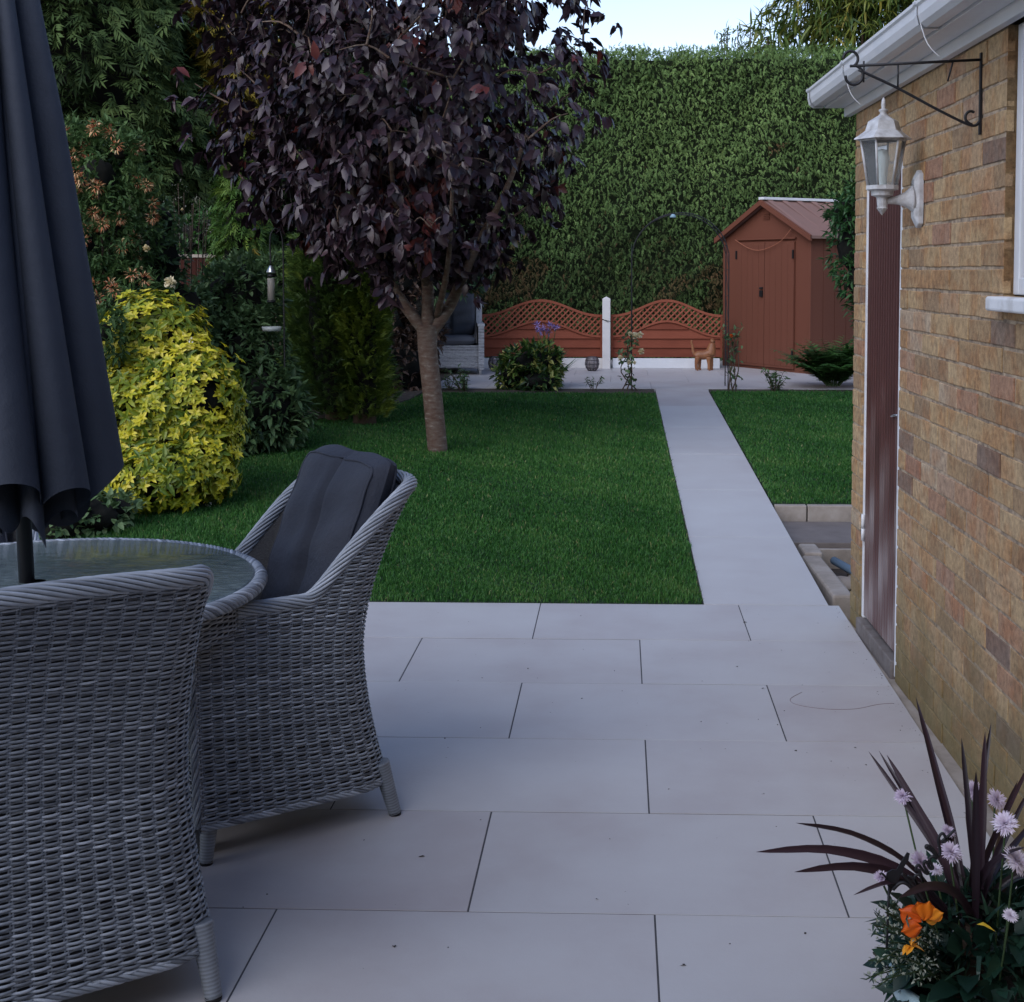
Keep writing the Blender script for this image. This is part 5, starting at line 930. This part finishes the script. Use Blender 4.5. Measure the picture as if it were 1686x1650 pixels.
# bedding: dark leaves, daisies, orange bloom, dusty white sprays
bd = thing('bedding_plants', 'mixed dark green bedding leaves filling the pale blue pot', 'plant', PB+A(0, 0, .3)); m = M(); n = 620
d = unit(r.normal(0, 1, (n, 3))+A(0, 0, .25)); p = d*A(.155, .16, .115)*r.uniform(.6, 1.12, (n, 1))+A(.012, 0, .035); p[:, 2] = np.maximum(p[:, 2], -.07)
m.scatter(*leaf_t(.62, .08, .25), p, mats_for(d+A(0, 0, -.1)+r.normal(0, .5, (n, 3)), .048*r.uniform(.5, 1.5, n), .5, r), 0, r.uniform(.1, .9, n), smooth=True)
n = 900; d = unit(r.normal(0, 1, (n, 3))+A(0, 0, .3)); p = d*A(.12, .13, .12)*r.uniform(.6, 1.1, (n, 1))+A(.02, 0, .06); m.scatter(*blade_t(.16, .3), p, mats_for(d+r.normal(0, .5, (n, 3)), .035*r.uniform(.5, 1.4, n)), 0, r.uniform(.2, .8, n))
m.obj('foliage', leafm('bedding_leaf', [(.006, .020, .014), (.012, .04, .024), (.03, .075, .045)], .4), bd)
at_ = thing('aster_flowers', 'pale pink daisy-like asters rising among the dark cordyline leaves', 'flower', PB+A(0, 0, .3)); s = M()
for px, py, sz, Y, tn in ((1565, 1405, .022, 2.22, .6), (1655, 1357, .023, 2.2, .6), (1640, 1318, .021, 2.35, .5), (1602, 1303, .02, 2.4, .5), (1487, 1312, .017, 2.35, .3), (1514, 1420, .021, 2.2, .35), (1672, 1418, .026, 2.15, .85), (1452, 1447, .015, 2.15, .4), (1540, 1433, .014, 2.25, .9), (1663, 1509, .013, 2.1, .95), (1560, 1370, .015, 2.35, .4)):
    c_ = P(px, py, Y)-CB; ax = unit(A(r.normal(0, .35), -.55, .75)+r.normal(0, .15, 3)); m = M()
    for ring, (k, l, el) in enumerate(((38, 1.0, .1), (34, .9, .38), (28, .75, .7), (22, .6, 1.0), (12, .45, 1.35))):
        x_ = unit(np.cross(ax, A(0, 1, .2))); y_ = np.cross(ax, x_); a = np.linspace(0, 2*PI, k, endpoint=False)+ring*.3; d = (x_*np.cos(a)[:, None]+y_*np.sin(a)[:, None])*math.cos(el)+ax*math.sin(el)+r.normal(0, .07, (k, 3)); m.scatter(*blade_t(.26, .12), np.repeat((c_+ax*.002)[None], k, 0), mats_for(d, sz*l*r.uniform(.85, 1.1, k), .1, r, up=ax), 0, np.clip(tn+r.normal(0, .15, k), 0, 1))
    m.obj('flower_head', pinkfl_m, at_); s.tube(spline([A(c_[0]*.4, c_[1]*.4, -.02), c_*A(.75, .75, .55), c_-ax*.004], 10), .0018, 5); s.lathe([(.001, -.008), (.006, -.004), (.005, .001)], c_, n=8)
s.obj('stem', stem_m, at_)
og = thing('orange_flower', 'bright orange begonia bloom at the front of the pot', 'flower', PB+A(0, 0, .3)); c_ = P(1512, 1512, 2.08)-CB
for k, (dx, dz, sc, tn, th, yo) in enumerate(((.004, -.004, .050, .0, -1.15, 0), (.004, -.010, .044, .15, -1.9, -.004), (.006, 0, .046, .5, .25, -.003), (.006, .004, .040, .3, -.35, .004), (.012, .004, .036, .75, 1.15, -.002), (.010, -.002, .03, .9, 1.5, .003))):
    m = M(); a = np.linspace(-1, 1, 11); b = np.linspace(0, 1, 10); Am, Bm = np.meshgrid(a, b, indexing='ij'); w = .50*np.sin(PI*np.clip(Bm, 0, 1)**1.25)**.75*(1-.25*Bm)+.02
    q = np.stack([Am*w, -.25*Bm*(1-Bm)+.22*Am**2*w+.04*np.sin(Am*6+Bm*5), Bm*(1-.08*np.abs(Am))], -1)*sc*.76; q = q @ rotm((R(-18)*math.cos(k), th, 0)).T; m.grid(q+c_+A(dx, yo-.004, dz), 0, tn+.2*(1-np.abs(Am))*Bm-.1)
    m.obj('petal', orangep_m, og)
m = M(); q = P(1500, 1558, 2.08)-CB; m.scatter(*leaf_t(.7, .2, .2), np.repeat(q[None], 5, 0), mats_for(r.normal(0, .6, (5, 3))+A(0, -.2, -.5), .022), 0, .95); m.obj('petal', orangep_m, og); m = M(); q = P(1608, 1522, 2.06)-CB; m.scatter(*leaf_t(.4, .1, .2), q[None], mats_for(np.array([[1, -.1, -.15]]), .03), 0, .9); m.obj('fallen_petal', leafm('amber_petal', [(.6, .25, .01), (.65, .45, .04)]), og)
hb = thing('white_heather', 'dusty white heather sprays spilling from the left side of the pot', 'plant', PB+A(0, 0, .3)); m = M(); s = M()
for i in range(46):
    e_ = P(r.uniform(1425, 1530), r.uniform(1500, 1625) if i > 4 else r.uniform(1475, 1500), r.uniform(2.05, 2.25))-CB; st = A(-.06, r.normal(0, .03), .01); pa = spline([st, (st+e_)/2+A(0, 0, .02), e_], 12); s.tube(pa, .0013, 4, cap=False); n = 26
    q = pa[r.integers(3, 12, n)]; d = r.normal(0, 1, (n, 3))+A(-.3, 0, .3); wh = r.random(n) < .55; m.scatter(*leaf_t(.6, .2, .1), q[wh]+unit(d[wh])*.004, mats_for(d[wh], .0068*r.uniform(.7, 1.3, wh.sum())), 0, r.uniform(.1, .9, wh.sum())); m.scatter(*blade_t(.25, .1), q[~wh], mats_for(d[~wh], .013), 1, r.uniform(0, 1, (~wh).sum()))
m.obj('floret', [leafm('heather_floret', [(.26, .30, .22), (.50, .52, .42)]), leafm('heather_leaf', [(.02, .045, .03), (.06, .10, .06)])], hb); s.obj('stem', stem_m, hb)
# black metal ornament: bird over curly script
orn = thing('garden_ornament', 'black metal bird silhouette with looping script stuck among the pot plants', 'ornament', PB+A(0, 0, .3)); YO = 2.12
def pl(*pp): return [P(a, b, YO)-CB for a, b in pp]
def plate(m, pts, th=.003):
    p = np.array(pts); n = len(p); m.add(np.vstack([p, p+A(0, th, 0)]), [[i, (i+1) % n, n+(i+1) % n, n+i] for i in range(n)]+[list(range(n)), list(range(2*n-1, n-1, -1))] , smooth=False)
m = M(); plate(m, pl((1457, 1450), (1461, 1437), (1470, 1432), (1476, 1433), (1485, 1418), (1494, 1404), (1498, 1406), (1496, 1416), (1487, 1430), (1486, 1436), (1480, 1448), (1472, 1462), (1466, 1470), (1463, 1462))); m.obj('bird', iron_m, orn)
m = M(); m.tube(spline(pl((1449, 1440), (1452, 1438), (1460, 1446)), 8), .0018, 6); m.tube(pl((1464, 1460), (1462, 1500), (1460, 1560)), .0022, 6); m.tube(spline(pl((1470, 1465), (1482, 1454), (1494, 1456), (1506, 1470), (1520, 1490)), 16), .003, 6); m.tube(spline(pl((1484, 1438), (1496, 1450), (1510, 1466), (1522, 1484)), 14), .003, 6); m.obj('stake', iron_m, orn)
m = M(); m.tube(spline(pl((1494, 1442), (1504, 1446), (1510, 1456), (1506, 1444), (1514, 1440), (1520, 1452), (1514, 1434), (1508, 1432), (1512, 1424), (1522, 1436), (1528, 1438), (1521, 1424), (1524, 1418), (1532, 1430), (1536, 1428), (1530, 1416), (1536, 1410), (1543, 1414), (1535, 1402), (1525, 1396), (1526, 1392), (1534, 1396), (1544, 1410), (1548, 1402), (1545, 1382), (1552, 1372), (1558, 1384), (1550, 1386), (1562, 1376), (1572, 1366)), 140), .0024, 6); m.obj('script', iron_m, orn)

# ------------------------------------------------------------------ scraps on the patio
m = M(); r = np.random.default_rng(71); px = [(1256, 1134), (1249, 1185), (1309, 1235), (1329, 1240), (1411, 1232), (1428, 1260), (1255, 1308), (905, 1173), (1223, 1025), (1327, 1535), (700, 1410), (980, 1480), (1100, 1300), (1290, 1170), (960, 1150), (1170, 1110), (1215, 1098), (870, 1100), (1130, 1590), (650, 1560)]
P3 = np.array([G(a, b, .001) for a, b in px]); m.scatter(*leaf_t(.6, .12, .1), P3, mats_for(r.normal(0, 1, (len(px), 3))*A(1, 1, .1), .017*r.uniform(.4, 1.2, len(px))), 0, .2)
n = 260; q = np.c_[PXR-.012-np.abs(r.normal(0, .035, n)), r.uniform(1.2, 6.1, n), np.full(n, .001)]; q[:120] = np.c_[r.uniform(-1.6, .95, 120), r.uniform(2.4, 6.1, 120), np.full(120, .001)]
m.scatter(*leaf_t(.8, .1, .1), q, mats_for(r.normal(0, 1, (n, 3))*A(1, 1, .1), .0045*r.uniform(.4, 1.6, n)), 0, .3)
tag(m.obj('leaf_litter', mat('dry_litter', (.035, .028, .022), .9)), 'tiny dark leaf scraps scattered over the pale slabs', 'leaf litter', kind='stuff')
m = M(); m.tube(spline([G(a, b, .0012) for a, b in ((1320, 1140), (1302, 1150), (1306, 1158), (1330, 1164), (1370, 1168), (1410, 1167), (1445, 1160), (1470, 1158))], 50), .0009, 4); tag(m.obj('thread', mat('brown_thread', (.22, .17, .17), .9)), 'thin brown thread curling across a patio slab', 'thread')

# ------------------------------------------------------------------ the house behind the camera: gives the foreground its open shade
# (placed where the garden house stands)
HOUSE = True
if HOUSE:
    hs = thing('house', 'brick house standing behind the patio', 'house', (0, -3.2, 0)); m = M(); m.box((-1.5, -2.5, 2.2), (12, 5, 4.8)); m.obj('wall', mm, hs)
    m = M(); m.add([(-7.6, .1, 4.6), (4.6, .1, 4.6), (4.6, -2.5, 6.2), (-7.6, -2.5, 6.2), (-7.6, -5.1, 4.6), (4.6, -5.1, 4.6)], [[0, 1, 2, 3], [3, 2, 5, 4]], smooth=False); m.obj('roof', concrete_m, hs)

# ------------------------------------------------------------------ light
w = bpy.data.worlds.new('World'); SC.world = w; w.use_nodes = True; N_ = w.node_tree.nodes; L_ = w.node_tree.links
sky = N_.new('ShaderNodeTexSky'); sky.sky_type = 'NISHITA'; sky.sun_disc = False; SE, SA = R(33), R(212)
sky.sun_elevation = SE; sky.sun_rotation = SA; sky.air_density = 1.0; sky.dust_density = .3; sky.ozone_density = 1.6
tm = N_.new('ShaderNodeMix'); tm.data_type = 'RGBA'; tm.blend_type = 'MULTIPLY'; tm.inputs[0].default_value = 1; tm.inputs[7].default_value = (1.10, .965, .99, 1); L_.new(sky.outputs[0], tm.inputs[6]); L_.new(tm.outputs[2], N_['Background'].inputs['Color']); N_['Background'].inputs['Strength'].default_value = .13
sd = bpy.data.lights.new('sun', 'SUN'); sd.energy = 1.5; sd.angle = R(60); sd.color = (.96, .96, 1); so = bpy.data.objects.new('sun', sd); COL.objects.link(so)
dv = Vector((math.sin(SA)*math.cos(SE), math.cos(SA)*math.cos(SE), math.sin(SE))); so.rotation_euler = (-dv).to_track_quat('-Z', 'Y').to_euler()
SC.view_settings.view_transform = 'Standard'; SC.view_settings.look = 'None'; SC.view_settings.exposure = .88; SC.view_settings.gamma = 1
SC.render.engine = 'CYCLES'
